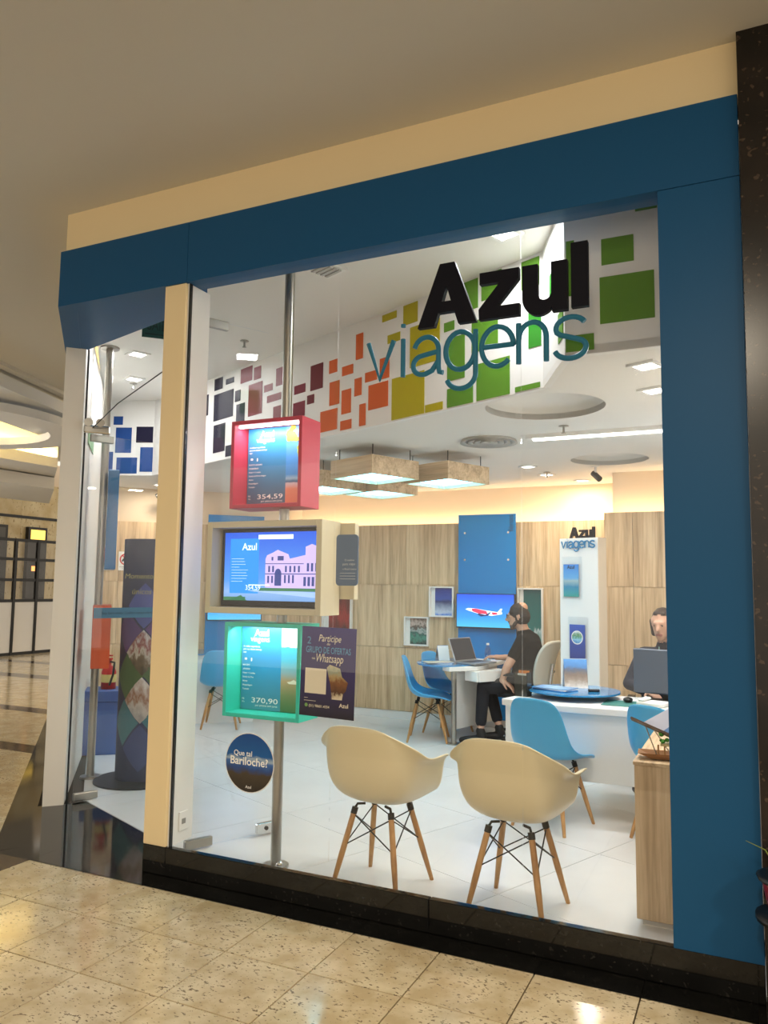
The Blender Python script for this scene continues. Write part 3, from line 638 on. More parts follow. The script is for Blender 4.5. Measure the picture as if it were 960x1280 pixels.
# signs on the angled back wall
F = frame((-3.40, 3.625, 0), 45)
t = empty('wall_sign', (-3.40, 3.62, 1.66), 0, 'white no smoking sign with a red crossed circle', 'sign')
obj('sign_plate', MB(F).box((-.07, 1.66, .002), (.09, 1.88, .006)), M_WHITE, t)
m = MB(F); n = 28
for i in range(n):
    a, b = 2*math.pi*i/n, 2*math.pi*(i+1)/n; m.poly([(.01+.068*math.cos(a), 1.79+.068*math.sin(a)), (.01+.068*math.cos(b), 1.79+.068*math.sin(b)), (.01+.054*math.cos(b), 1.79+.054*math.sin(b)), (.01+.054*math.cos(a), 1.79+.054*math.sin(a))], .0075)
m.poly([(-.038, 1.838), (-.028, 1.846), (.056, 1.742), (.046, 1.734)], .0078); obj('red_ring', m, mat('sign_red', '#c81e1e', .4), t)
m = MB(F); m.poly([(-.03, 1.76), (.03, 1.79), (.025, 1.863), (-.035, 1.773)], .007); obj('cigarette', m, mat('ink_black', '#1a1a1a', .5), t)
lines(F, [('PROIBIDO FUMAR', .01, 1.695, dict(w=.13, align='C')), ('LEI FEDERAL', .01, 1.675, dict(w=.08, align='C'))], mat('ink_black', '#1a1a1a', .5), t, d=.007)
t = empty('wall_sign', (-3.54, 3.48, 1.66), 0, 'red and white safety sign beside the no smoking sign', 'sign')
obj('sign_plate', MB(F).box((-.30, 1.66, .002), (-.12, 1.94, .006)), M_WHITE, t)
m = MB(F); m.rect(-.29, 1.75, -.13, 1.93, .007); obj('red_field', m, mat('sign_red', '#c81e1e', .4), t)
m = MB(F); text(m, 'EXTINTOR', -.285, 1.72, w=.15, d=.007); obj('lettering', m, mat('ink_black', '#1a1a1a', .5), t)
F = Matrix.Translation((-1.62, 1.31, 0)) @ Matrix.Rotation(R(-47.9), 4, 'Z')
obj('green_decal', MB(F).box((-.30, .002, 2.60), (.30, .006, 2.76)), mat('decal_green', '#8fb58a', .5), label='pale green square decal on the shop side wall by the entrance', cat='decal')

# ================================================================== SHOP SIGN ON THE GLASS
def arc(cx, cy, rx, ry, a0, a1, n=14): return [(cx+rx*math.cos(R(a0+(a1-a0)*i/n)), cy+ry*math.sin(R(a0+(a1-a0)*i/n))) for i in range(n+1)]
GLY = {
 'A': [[(0, 0), (.112, .30), (.186, .30), (.292, 0), (.204, 0), (.184, .062), (.104, .062), (.085, 0)], [(.122, .115), (.167, .115), (.145, .19)]],
 'z': [[(.305, 0), (.495, 0), (.495, .055), (.39, .055), (.493, .172), (.493, .222), (.308, .222), (.308, .167), (.405, .167), (.303, .05)]],
 'u': [[(.508, .222), (.578, .222)]+arc(.608, .085, .03, .032, 180, 360, 10)+[(.638, .222), (.71, .222), (.71, -.005), (.642, -.005), (.642, .028)]+arc(.583, .068, .075, .082, 318, 180, 12)],
 'l': [[(.726, 0), (.799, 0), (.799, .292), (.726, .292)]]}
STR = [[(.0, .185), (.062, 0), (.135, .185)], [(.185, .185), (.185, 0)], [(.185, .245), (.185, .258)],
       arc(.305, .115, .062, .065, 165, 0, 12)+[(.367, .03), (.372, .004), (.39, .0)],
       [(.367, .105), (.32, .098), (.285, .092)]+arc(.288, .046, .05, .046, 95, 285, 12)+[(.335, .015), (.367, .06)],
       arc(.475, .095, .072, .09, 0, 360, 24), [(.549, .185), (.549, -.02)]+arc(.478, -.02, .071, .065, 0, -160, 14),
       [(.578, .095), (.728, .095)]+arc(.653, .093, .075, .092, 0, 315, 22),
       [(.752, .185), (.752, 0)], arc(.815, .112, .062, .072, 180, 0, 14)+[(.877, 0)],
       arc(.985, .137, .065, .048, 25, 200, 12)+[(.94, .108), (.985, .093), (1.035, .075)]+arc(.982, .047, .068, .047, 20, -165, 14)]
def shop_sign(F, k, root, m1, m2, depth=.03, r=.0125, dx2=-.265, dz2=-.222, dd2=0):
    for ch, loops in GLY.items():
        vs, f2 = curve_mesh([[(x*k, y*k) for x, y in lp] for lp in loops], depth/2)
        m = MB(F @ Matrix.Translation((0, 0, depth/2))); m.add(vs, f2); obj('letter', m, m1, root)
    groups = [('v', [0]), ('i', [1, 2]), ('a', [3, 4]), ('g', [5, 6]), ('e', [7]), ('n', [8, 9]), ('s', [10])]
    for ch, ids in groups:
        m = MB(F @ Matrix.Translation((dx2*k, dz2*k, r*1.2+dd2)))
        for i in ids: m.tube([(x*k, y*k, 0) for x, y in STR[i]], r, 8)
        obj('letter', m, m2, root)
M_INK = mat('sign_navy', '#0b0b18', .6, spec=.2); M_OUT = mat('sign_teal', '#287492', .45, spec=.3)
sg = empty('shop_sign', (2.1, .0, 2.43), label='large shop sign on the glass, black bold word over thin blue word', cat='sign')
shop_sign(frame((1.818, .018, 2.736), 0), 1.0, sg, M_INK, M_OUT)

# stickers and poster fixed to the glass
st = empty('round_sticker', (.907, .04, .47), label='round blue mountain sticker asking about Bariloche on the window', cat='sticker'); F = frame((.909, .0325, .622), 0); F = F @ Matrix.Rotation(math.pi, 4, 'Y') if False else F
F = frame((.909, .0185, .622), 0)
m = MB(F); m.disc(0, 0, .148, .148, 0, 40); obj('white_rim', m, M_WHITE, st)
m = MB(F); m.disc(0, 0, .143, .143, .0006, 40)
obj('mountain_print', m, photo('bariloche', [(0, '#2a221c'), (.30, '#4a4030'), (.40, '#2c4f90'), (.5, '#4070b8'), (.56, '#a8bed4'), (.62, '#1560a8'), (1, '#0e4a94')], noise=.10, nscale=6), st)
lines(F, [('Que tal', -.095, .032, dict(w=.11, bold=.012)), ('Bariloche?', -.115, -.012, dict(w=.225, bold=.018)), ('Azul', -.02, -.125, dict(w=.035, bold=.01))], mat('print_white2', '#ffffff', .5), st, d=.0012)
pt = empty('offer_poster', (1.333, .04, .87), label='dark purple poster inviting to an offers group, taped to the window', cat='poster'); F = frame((1.333, .045, 1.095), 0) @ Matrix.Rotation(R(-1.2), 4, 'Z')
m = MB(F); m.add([(-.152, -.22, 0), (.152, -.22, 0), (.152, .215, 0), (-.152, .215, 0), (-.152, -.22, -.002), (.152, -.22, -.002), (.152, .215, -.002), (-.152, .215, -.002)], [(0,1,2,3), (7,6,5,4), (0,4,5,1), (1,5,6,2), (2,6,7,3), (3,7,4,0)])
obj('poster_sheet', m, photo('offer_print', [(0, '#24202c'), (.35, '#382e62'), (1, '#40357a')], noise=.06, nscale=3, rough=.4), pt)
IV = mat('print_ivory', '#f0e8d2', .5)
lines(F, [('Participe', -.055, .145, dict(w=.125, h=.035, shear=.25)), ('do', -.008, .128, dict(w=.018)), ('no', -.09, .055, dict(w=.018)), ('Whatsapp', -.065, .045, dict(w=.15, h=.042, shear=.25)), ('Azul', .07, -.165, dict(w=.05, bold=.02)), ('(51) 98601.4334', -.098, -.175, dict(w=.115, bold=.01))], IV, pt)
for nm, r_ in (('blank_square', (-.125, -.11, -.005, .012)), ('printed_line', (-.126, -.134, -.105, -.132)), ('printed_line', (-.126, -.147, -.06, -.145))):
    m = MB(F); m.rect(*r_, .001); obj(nm, m, IV, pt)
lines(F, [('GRUPO DE OFERTAS', -.125, .088, dict(w=.25, h=.032, bold=.012)), ('2', -.12, .13, dict(w=.022))], mat('print_blue', '#5f9cc8', .5), pt)
m = MB(F); m.disc(-.113, -.168, .009, d=.0011, n=14); obj('green_dot', m, mat('print_green', '#7fae62', .5), pt)
m = MB(F); m.poly([(-.004, .02), (.012, .035), (.07, .02), (.082, -.02), (.115, -.045), (.105, -.085), (.09, -.10), (.085, -.13), (.03, -.13), (.018, -.06)], .0014)
obj('map_parcel_print', m, photo('parcel_print', [(0, '#e8dcc4'), (.12, '#d8c8a8'), (.2, '#5a3a22'), (.5, '#8a5a30'), (.65, '#b8a070'), (.8, '#a8b09a'), (1, '#d8ceac')], noise=.22, nscale=6), pt)

# ================================================================== DISPLAY STAND
ds = empty('display_stand', (.849, .379, 0), label='floor to ceiling steel pole carrying red and teal light boxes and a screen cabinet', cat='display stand')
for z0, z1 in ((0, .789), (1.306, 1.352), (1.869, 1.941), (2.444, 3.44)): obj('pole', MB().cyl((.849, .379, z0), (.849, .379, z1), .0285, n=24), M_STEEL, ds)
obj('flange', MB().cyl((.849, .379, 0), (.849, .379, .012), .07, n=28), M_STEEL, ds)
obj('flange_knob', MB().sphere((.905, .33, .03), .022), M_CHROME, ds)
def light_box(name, x0, x1, z0, z1, m, y0=.27, y1=.47, w=.022, back=.405):
    b = MB(); b.box((x0, y0, z0), (x0+w, y1, z1)).box((x1-w, y0, z0), (x1, y1, z1)).box((x0+w, y0, z0), (x1-w, y1, z0+w)).box((x0+w, y0, z1-w), (x1-w, y1, z1)).box((x0+w, back, z0+w), (x1-w, y1, z1-w))
    return obj(name, b, m, ds, bevel=.0015)
def box_poster(root, x0, x1, z0, z1, y, blue, pic, dest, price, lines_):
    F = frame((x0, y, z0), 0); w, h = x1-x0, z1-z0; sp = w*.63
    m = MB(F); m.rect(0, 0, sp, h, .001); obj('poster_text_panel', m, blue, root)
    m = MB(F); m.rect(sp, 0, w, h, .001); obj('poster_picture', m, pic, root)
    rows = [('Azul', sp*.32, h*.885, dict(w=sp*.36, bold=.03)), ('viagens', sp*.22, h*.815, dict(w=sp*.48))]
    rows += [(s, sp*.04, h*(.745-.035*i), dict(h=h*.02, bold=.02)) for i, s in enumerate(('A melhor experiência', 'para sua viagem começa', 'aqui'))]
    rows += [(s, sp*.04, h*(.52-.048*i), dict(h=h*.02, bold=.012)) for i, s in enumerate(lines_)]
    rows += [('R$', sp*.04, h*.115, dict(h=h*.022)), ('10x', sp*.04, h*.08, dict(h=h*.02)), (price, sp*.28, h*.085, dict(w=sp*.66, h=h*.062, bold=.006)), ('por pessoa sem juros', sp*.38, h*.045, dict(w=sp*.55))]
    lines(F, rows, mat('print_white', '#f4f4f4', .5), root, d=.002)
    for r_ in ((sp*.08, h*.59, sp*.14, h*.615), (sp*.24, h*.575, sp*.27, h*.615)):
        m = MB(F); m.rect(*r_, .002); obj('printed_icon', m, mat('print_white', '#f4f4f4', .5), root)
rb = light_box('red_light_box', .549, 1.02, 1.942, 2.443, mat('box_red', '#c23a50', .45))
box_poster(rb, .577, .992, 1.968, 2.42, .4, photo('red_poster_blue', [(0, '#56647c'), (.4, '#3f7ba6'), (1, '#2f8fd0')], noise=.02), photo('beach_evening', [(0, '#d8795a'), (.2, '#d98a6c'), (.27, '#c8b8c0'), (.29, '#27527e'), (.33, '#8fb0c8'), (.38, '#3f86c8'), (1, '#5f9ae0')], noise=.015), 'PORTO', '354,59',
           ('PORTO SEGURO', 'ITINERÁRIO', 'Hotel + 5 noites', 'Saindo de Porto Alegre', 'Aéreo', 'Hospedagem', 'Traslado'))
for q in range(2):
    m = MB(frame((.577, .398, 1.968), 0))
    for k in range(14):
        x, y = (random.uniform(.27, .33), random.uniform(.37, .445)) if q == 0 else (random.uniform(.35, .41), .30+random.uniform(-.05, .06))
        m.disc(x, y, random.uniform(.014, .024), random.uniform(.012, .02), .0002*k, 8)
    obj('leaves_print', m, mat('leaf_print', '#9aa83a', .5, var=.3, vscale=30), rb)
obj('light_strip', MB().box((.58, .30, 2.408), (.99, .318, 2.4205)), mat('strip_led', '#ffffff', emit=7), rb)
lamp((.785, .315, 2.403), .40, 1.3, (1, .95, .9), (0, .35, -1), .02, name='light_box_lamp')
tb = light_box('teal_light_box', .545, 1.04, .79, 1.305, mat('box_teal', '#3ccdb4', .45))
box_poster(tb, .575, .995, .815, 1.28, .4, photo('teal_poster_blue', [(0, '#4a93a8'), (.5, '#2b93c6'), (1, '#2a8fd8')], noise=.02), photo('beach_day', [(0, '#4f7448'), (.2, '#7d8a5e'), (.36, '#b39a72'), (.45, '#8aa8b0'), (.6, '#46b0cc'), (.76, '#2f9fd0'), (.775, '#f2e8d8'), (.9, '#f4e4d4'), (1, '#9cc8e0')], noise=.02), 'MACEIO', '370,90',
           ('MACEIÓ', 'JANEIRO', 'Hotel + 5 noites', 'Saindo de Poa', 'Aéreo', 'Hospedagem', 'Traslado'))
m = MB(frame((.575, .398, .815), 0)); m.poly([(.305, .165), (.32, .155), (.418, .155), (.418, .17), (.39, .178), (.37, .168), (.35, .18), (.33, .17)], .0003); obj('boat_print', m, mat('boat_print', '#e6dcc8', .5), tb)
lamp((.785, .315, 1.268), .40, 1.3, (.9, 1, .95), (0, .35, -1), .02, name='light_box_lamp')
cabm = mat('stand_beige', '#cfc5a6', .5)
cb = MB(); x0, x1, z0, z1 = .408, 1.162, 1.353, 1.868
cb.box((x0, .262, z0), (x0+.035, .47, z1)).box((x1-.035, .262, z0), (x1, .47, z1)).box((x0+.035, .262, z0), (x1-.035, .47, z0+.035)).box((x0+.035, .262, z1-.035), (x1-.035, .47, z1)).box((x0+.035, .42, z0+.035), (x1-.035, .47, z1-.035))
cab = obj('screen_cabinet', cb, cabm, ds, bevel=.002)
rs = MB(frame((0, .50, 0), 0)); n = 6
def rrect(x0, y0, x1, y1, r, n=5): return arc(x1-r, y1-r, r, r, 0, 90, n)+arc(x0+r, y1-r, r, r, 90, 180, n)+arc(x0+r, y0+r, r, r, 180, 270, n)+arc(x1-r, y0+r, r, r, 270, 360, n)
obj('side_panel', MB().box((1.10, .475, 1.44), (1.25, .52, 1.86)), cabm, ds)
ss = empty('glass_sign', (1.432, .04, 1.53), label='rounded slate blue sign board hung inside the glass beside the television cabinet', cat='sign')
m = MB(Matrix(((1, 0, 0, 0), (0, 0, -1, .048), (0, 1, 0, 0), (0, 0, 0, 1)))); m.prism(rrect(1.372, 1.515, 1.492, 1.765, .018), 0, .008); sp = obj('sign_board', m, mat('sign_slate', '#4a6482', .3), ss)
lines(frame((0, .0395, 0), 0), [('O melhor', 1.42, 1.635, dict(w=.055)), ('para viajar', 1.41, 1.615, dict(w=.07)), ('o Brasil inteiro', 1.41, 1.592, dict(w=.075))], mat('print_grey', '#c6ccd4', .5), ss)
for k in range(3):
    m = MB(frame((0, .0395, 0), 0)); m.rect(1.395, 1.575-.014*k, 1.48, 1.577-.014*k, .001); obj('printed_line', m, mat('print_grey', '#c6ccd4', .5), ss)
# television inside the cabinet
tv = empty('television', (.785, .36, 1.39), label='black television showing a pink palace inside the beige cabinet on the pole', cat='television')
obj('tv_body', MB().box((.452, .345, 1.394), (1.118, .39, 1.826)), M_BLACK, tv, bevel=.004)
F = frame((.475, .3445, 1.425), 0); w, h = .62, .385
m = MB(F); m.rect(0, 0, w, h, .0005); obj('screen', m, photo('tv_sky', [(0, '#6f9fd8'), (.12, '#8ab4e8'), (.3, '#4a97ee'), (1, '#0a58dc')], noise=.05, nscale=4, emit=.95), tv)
pic = MB(F)
pic.k = 0; pic.poly([(.28, .075), (.62, .055), (.62, .30), (.58, .315), (.54, .30), (.54, .255), (.44, .235), (.43, .26), (.40, .27), (.36, .285), (.33, .27), (.29, .255), (.28, .235)], .0009)
pic.k = 1
for x, z, ww, hh in [(.295+.026*i, .10, .012, .04) for i in range(2)]+[(.405+.026*i, .10, .012, .045) for i in range(3)]+[(.30+.026*i, .16, .012, .035) for i in range(2)]+[(.41+.028*i, .16, .012, .035) for i in range(4)]+[(.55+.026*i, .165, .014, .045) for i in range(3)]+[(.53+.026*i, .085, .016, .05) for i in range(4)]+[(.32, .225, .012, .02), (.36, .225, .04, .025)]: pic.rect(x, z, x+ww, z+hh, .0012)
pic.poly(arc(.365, .15, .022, .03, 0, 180, 10)+[(.343, .085), (.387, .085)], .0012); pic.rect(.28, .148, .62, .153, .0012); pic.rect(.28, .205, .53, .209, .0012)
pic.k = 2; pic.poly([(.03, .0), (.12, .03), (.16, .0)], .0010); pic.rect(.24, .055, .62, .072, .0013); pic.rect(.0, 0, .15, .02, .0010)
pic.k = 3; pic.poly([(.16, .055), (.62, .02), (.62, .05), (.26, .062)], .0012)
pic.k = 4; pic.rect(.04, .04, .235, .35, .0011); 
pic.k = 5; text(pic, 'Azul', .12, .285, w=.10, d=.0016, bold=.015); pic.rect(.23, .345, .46, .37, .0014); text(pic, '354,59', .15, .06, w=.10, d=.0016); pic.rect(.17, .085, .31, .09, .0016)
for k in range(9): pic.rect(.05, .235-.016*k, .05+random.uniform(.05, .12), .2365-.016*k, .0016)
SE = lambda n, c, e=.9: mat('scr_'+n, c, emit=e, ecol=c)
obj('screen_picture', pic, [SE('pink', '#b8a8dc'), SE('dark', '#2a3a78'), SE('green', '#2f6a4a'), SE('road', '#8fb0e0'), SE('blue', '#1482e8'), SE('white', '#d8ecff')], tv)

# ================================================================== CHAIRS
def shell_mesh(rows, th, mirror=True):
    """rows of half cross sections (x>=0) -> subdivided, thickened shell (vertices, faces) in local space"""
    cols = len(rows[0]); full = []
    for r_ in rows: full.append([(-x, y, z) for x, y, z in r_[:0:-1]]+list(r_))
    nc = len(full[0]); vs = [p for r_ in full for p in r_]
    fs2 = [(i*nc+j, i*nc+j+1, (i+1)*nc+j+1, (i+1)*nc+j) for i in range(len(full)-1) for j in range(nc-1)]
    me = bpy.data.meshes.new('tmp'); me.from_pydata(vs, [], fs2); o = bpy.data.objects.new('tmp', me); COL.objects.link(o)
    s = o.modifiers.new('s', 'SUBSURF'); s.levels = 2; s.render_levels = 2; t = o.modifiers.new('t', 'SOLIDIFY'); t.thickness = th; t.offset = 0
    dg = bpy.context.evaluated_depsgraph_get(); m2 = bpy.data.meshes.new_from_object(o.evaluated_get(dg))
    v = [tuple(p.co) for p in m2.vertices]; f = [tuple(p.vertices) for p in m2.polygons]
    bpy.data.objects.remove(o); bpy.data.meshes.remove(me); bpy.data.meshes.remove(m2); return v, f
ARM = [[(0, .245, .425), (.11, .245, .425), (.18, .24, .435), (.225, .23, .475), (.242, .22, .55), (.258, .205, .632), (.300, .195, .645)],
       [(0, .13, .415), (.12, .13, .418), (.195, .13, .438), (.238, .13, .505), (.252, .13, .59), (.27, .125, .652), (.318, .12, .668)],
       [(0, .0, .41), (.12, .0, .415), (.195, .0, .442), (.240, .0, .52), (.252, .0, .60), (.268, .0, .648), (.316, .0, .662)],
       [(0, -.14, .43), (.13, -.135, .437), (.205, -.12, .47), (.240, -.105, .545), (.250, -.10, .61), (.262, -.10, .66), (.314, -.095, .675)],
       [(0, -.225, .50), (.13, -.22, .505), (.205, -.20, .52), (.240, -.175, .575), (.248, -.165, .645), (.256, -.16, .70), (.302, -.15, .716)],
       [(0, -.262, .64), (.11, -.26, .642), (.178, -.245, .65), (.21, -.225, .68), (.215, -.218, .715), (.22, -.215, .742), (.252, -.205, .755)],
       [(0, -.283, .755), (.10, -.281, .756), (.16, -.27, .757), (.186, -.255, .763), (.190, -.25, .772), (.194, -.248, .78), (.206, -.245, .786)],
       [(0, -.292, .832), (.08, -.291, .831), (.120, -.286, .826), (.146, -.28, .818), (.156, -.276, .814), (.162, -.274, .811), (.167, -.272, .808)]]
ARM = [[(x*.96, y, z) for x, y, z in r_] for r_ in ARM]
SIDE = [[(0, .235, .405), (.11, .235, .407), (.17, .225, .412), (.20, .21, .42)],
        [(0, .14, .425), (.12, .14, .427), (.19, .14, .437), (.225, .14, .455)],
        [(0, .0, .42), (.12, .0, .424), (.195, .0, .44), (.232, .0, .468)],
        [(0, -.12, .43), (.12, -.115, .436), (.19, -.10, .455), (.225, -.085, .49)],
        [(0, -.195, .49), (.115, -.185, .495), (.18, -.165, .515), (.213, -.145, .54)],
        [(0, -.225, .62), (.11, -.215, .62), (.17, -.195, .625), (.20, -.178, .63)],
        [(0, -.25, .75), (.10, -.243, .75), (.15, -.228, .748), (.182, -.212, .745)],
        [(0, -.265, .825), (.07, -.262, .823), (.115, -.25, .815), (.145, -.238, .80)]]
def make_chair(rows, m_shell, name, label, th=.007, ft=.185, fy=(.20, -.19), grp=None):
    t = empty(name, (0, 0, 0), 0, label, 'chair', grp)
    m = MB(); v, f = shell_mesh(rows, th); m.add(v, f, True); obj('shell', m, m_shell, t)
    tops = {}
    for sx in (-1, 1):
        for k, sy in enumerate((1, -1)):
            top = Vector((sx*.105, .10 if sy > 0 else -.105, .385)); foot = Vector((sx*ft, fy[k], 0)); tops[sx, sy] = (top, foot)
            m = MB(); m.cyl(foot, foot+(top-foot)*.45, .0105, .0155, 12).cyl(foot+(top-foot)*.45, top, .0155, .0145, 12); obj('leg', m, M_LEG, t)
    m = MB()
    at = lambda q, z: q[0]+(q[1]-q[0])*((q[0].z-z)/q[0].z)
    for a, b in (((-1, 1), (1, 1)), ((-1, -1), (1, -1)), ((-1, 1), (-1, -1)), ((1, 1), (1, -1))):
        m.cyl(at(tops[a], .365), at(tops[b], .215), .0035, n=6).cyl(at(tops[b], .365), at(tops[a], .215), .0035, n=6)
    obj('wire_brace', m, M_DKMETAL, t)
    m = MB()
    for k_, (top, foot) in tops.items():
        d = (foot-top).normalized(); m.cyl(top+d*.02, top-d*.012, .017, n=10).tube([top-d*.01, Vector((top.x*.9, top.y*.9, .412)), Vector((top.x*.55, top.y*.75, .415))], .007, 6)
    obj('seat_mount', m, M_DKMETAL, t)
    return t
def put(t, loc, az): t.location = loc; t.rotation_euler = (0, 0, R(az)); WM[t.name] = place(loc, az)
# azimuth = direction of the chair's front minus 90
ac = make_chair(ARM, M_CREAMPL, 'armchair', 'cream moulded armchair on beech legs standing beside the display pole')
put(ac, (1.475, .40, 0), -4)
copy_tree(ac, (2.175, .42, 0), -4, 'cream moulded armchair on beech legs standing in front of a blue chair')
bc = make_chair(SIDE, M_BLUEPL, 'side_chair', 'bright blue moulded chair drawn up to the glass topped desk, in front of the other')
put(bc, (.27, 4.02, 0), -72)
copy_tree(bc, (.30, 4.50, 0), -100, 'bright blue moulded chair at the glass topped desk, half hidden behind another')
copy_tree(bc, (2.02, 1.82, 0), -16, 'blue moulded chair seen from behind at the white desk with the round glass top')
copy_tree(bc, (2.765, 1.85, 0), -30, 'blue moulded chair beside the oak cabinet under the leaning brochure')
copy_tree(bc, (-1.95, 3.62, 0), 30, 'blue moulded chair behind the teal light box')

# ================================================================== DESK WITH THE SEATED MAN
M_BGLASS = mat('blue_glass', '#2f86c0', .05, spec=.8)
dk = empty('desk', (.55, 4.3, 0), label='white desk with open drawer and steel pole leg under the blue wall panel', cat='desk')
top = [(.47, 3.90), (.56, 3.845), (.775, 4.07), (.80, 4.93), (.35, 4.93), (.35, 4.3)]
obj('desk_top', MB().prism(top, .70, .74), M_WHITE, dk, bevel=.003)
obj('pole_leg', MB().cyl((.572, 3.94, 0), (.572, 3.94, .70), .026, n=20), M_STEEL, dk)
obj('pole_foot', MB().cyl((.572, 3.94, 0), (.572, 3.94, .01), .065, n=24), M_STEEL, dk)
obj('side_panel', MB(place((.53, 4.02, 0), 75)).box((0, -.012, .12), (.8, .012, .70)), M_WHITE, dk)
F = place((.66, 4.05, 0), 60)
o = obj('drawer', MB(F).box((0, -.16, .60), (.45, .02, .695)), M_WHITE, dk, bevel=.002)
obj('drawer_handle', MB(F).box((.02, -.175, .60), (.45, -.163, .70)), M_WHITE, o)
m = MB(); m.prism([(.40+.31*math.cos(R(a)), 4.28+.46*math.sin(R(a))) for a in range(0, 360, 12)], .741, .753); obj('glass_top', m, M_BGLASS, dk)
# laptop
lp = empty('laptop', (.52, 4.30, .753), 0, 'open silver laptop on the blue glass desk top', 'laptop'); F = Matrix.Translation((.60, 4.28, .753)) @ Matrix.Rotation(R(70), 4, 'Z') @ Matrix.Scale(1.15, 4)
obj('laptop_base', MB(F).box((-.15, -.20, .002), (.15, .02, .016)), mat('laptop_silver', '#a9adb2', .35, .6), lp, bevel=.003)
obj('keyboard', MB(F).box((-.13, -.13, .0165), (.13, -.02, .0175)), mat('keys', '#3a3d42', .6), lp)
G = F @ Matrix.Translation((0, .02, .014)) @ Matrix.Rotation(R(-22), 4, 'X')
sc = obj('laptop_lid', MB(G).box((-.15, 0, 0), (.15, .008, .215)), mat('laptop_silver', '#a9adb2', .35, .6), lp, bevel=.003)
obj('laptop_screen', MB(G).box((-.14, -.002, .012), (.14, -.0005, .205)), mat('lap_scr', '#2c3440', .15, emit=.08), sc)
# tent card, brochures, water bottle
def tent(name, loc, az, w, h, label, pics):
    t = empty(name, loc, az, label, 'tent card'); F = place(loc, az)
    for s, pm in ((1, pics[0]), (-1, pics[1])):
        m = MB(F @ Matrix.Rotation(R(180 if s < 0 else 0), 4, 'Z')); m.add([(-w/2, -.06, 0), (w/2, -.06, 0), (w/2, .0, h), (-w/2, .0, h), (-w/2, -.057, 0), (w/2, -.057, 0), (w/2, .003, h), (-w/2, .003, h)], [(0,1,2,3), (7,6,5,4), (0,4,5,1), (1,5,6,2), (3,7,4,0)]); obj('card_face', m, pm, t)
PC1 = photo('card_photo', [(0, '#e6e2dc'), (.25, '#a08f80'), (.45, '#7a6a60'), (.62, '#53617a'), (.75, '#3f86c8'), (1, '#4d9be0')], noise=.14, nscale=7)
tent('tent_card', (.27, 4.42, .753), 40, .12, .15, 'small white tent card on the blue glass top beside the laptop', (mat('card_white', '#dfe6ea', .5), PC1))
bro = empty('brochures', (.38, 4.12, .753), 0, 'flat pile of brochures lying on the blue glass desk', 'brochures')
for k in range(3): obj('brochure', MB(place((.36, 4.06, .7535+k*.005), 20+k*11)).box((-.14, -.09, 0), (.14, .09, .0045)), [mat('bro_white', '#d8dde2', .4), mat('bro_blue', '#3a7fc0', .4), mat('bro_sand', '#cfc4ae', .4)][k], bro)
t = empty('water_bottle', (.70, 4.62, .753), 0, 'small clear water bottle on the desk by the man', 'bottle')
m = MB(); m.lathe([(.001, 0), (.032, 0), (.033, .10), (.03, .13), (.014, .16), (.014, .17)], (.70, 4.62, .742), 14); obj('bottle_body', m, glass_mat('bottle_plastic', '#cfe0ea', .12), t)
m = MB(); m.lathe([(.016, .17), (.016, .19), (.001, .19)], (.70, 4.62, .742), 12); obj('bottle_cap', m, M_WHITE, t)
# blue wall panel and wall television
pn = empty('wall_panel', (.582, 4.97, .5), label='tall glossy blue glass panel on the oak wall behind the man', cat='wall panel')
obj('blue_glass_sheet', MB().box((.25, 4.955, .09), (.912, 4.975, 2.325)), mat('blue_gloss', '#0082cc', .2, spec=.25), pn, bevel=.002)
for x in (.33, .83):
    for z in (2.12, 1.82, .62): obj('standoff', MB().cyl((x, 4.975, z), (x, 4.945, z), .012, n=10), M_CHROME, pn)
for x in (.33, .83): obj('standoff', MB().cyl((x, 5.0, 2.12), (x, 4.975, 2.12), .012, n=10), M_CHROME, pn)
m = MB(frame((.885, 4.954, 2.13), 0) @ Matrix.Rotation(R(90), 4, 'Z')); text(m, 'férias', 0, 0, w=.18, h=.06, d=.001); obj('lettering', m, mat('ink_navy', '#17273f', .5), pn)
wt = empty('television', (.585, 4.9, 1.07), label='wall television showing a red and white airplane on blue sky', cat='television')
obj('tv_body', MB().box((.252, 4.885, 1.068), (.918, 4.945, 1.446)), M_BLACK, wt, bevel=.003)
F = frame((.26, 4.8845, 1.082), 0); w, h = .65, .357
m = MB(F); m.rect(0, 0, w, h, .0005); obj('screen', m, photo('plane_sky', [(0, '#48c0f0'), (.3, '#2a9af4'), (1, '#0a52e0')], noise=.03, nscale=3, emit=1.0), wt)
m = MB(F); m.k = 0; m.poly([(.10, .19), (.13, .205), (.20, .203), (.44, .17), (.52, .165), (.515, .145), (.40, .125), (.25, .145), (.14, .175)], .001); m.poly([(.46, .16), (.50, .205), (.52, .205), (.505, .155)], .001)
m.k = 1; m.poly([(.17, .20), (.22, .20), (.34, .178), (.36, .14), (.25, .148), (.18, .17)], .0014); m.poly([(.40, .165), (.46, .162), (.47, .142), (.41, .135)], .0014)
m.k = 2; m.poly([(.25, .15), (.33, .135), (.38, .165), (.395, .165), (.36, .125), (.28, .115), (.24, .135)], .0018)
obj('screen_picture', m, [SE('white', '#d8ecff'), SE('red', '#d83050'), SE('ink', '#182858')], wt)
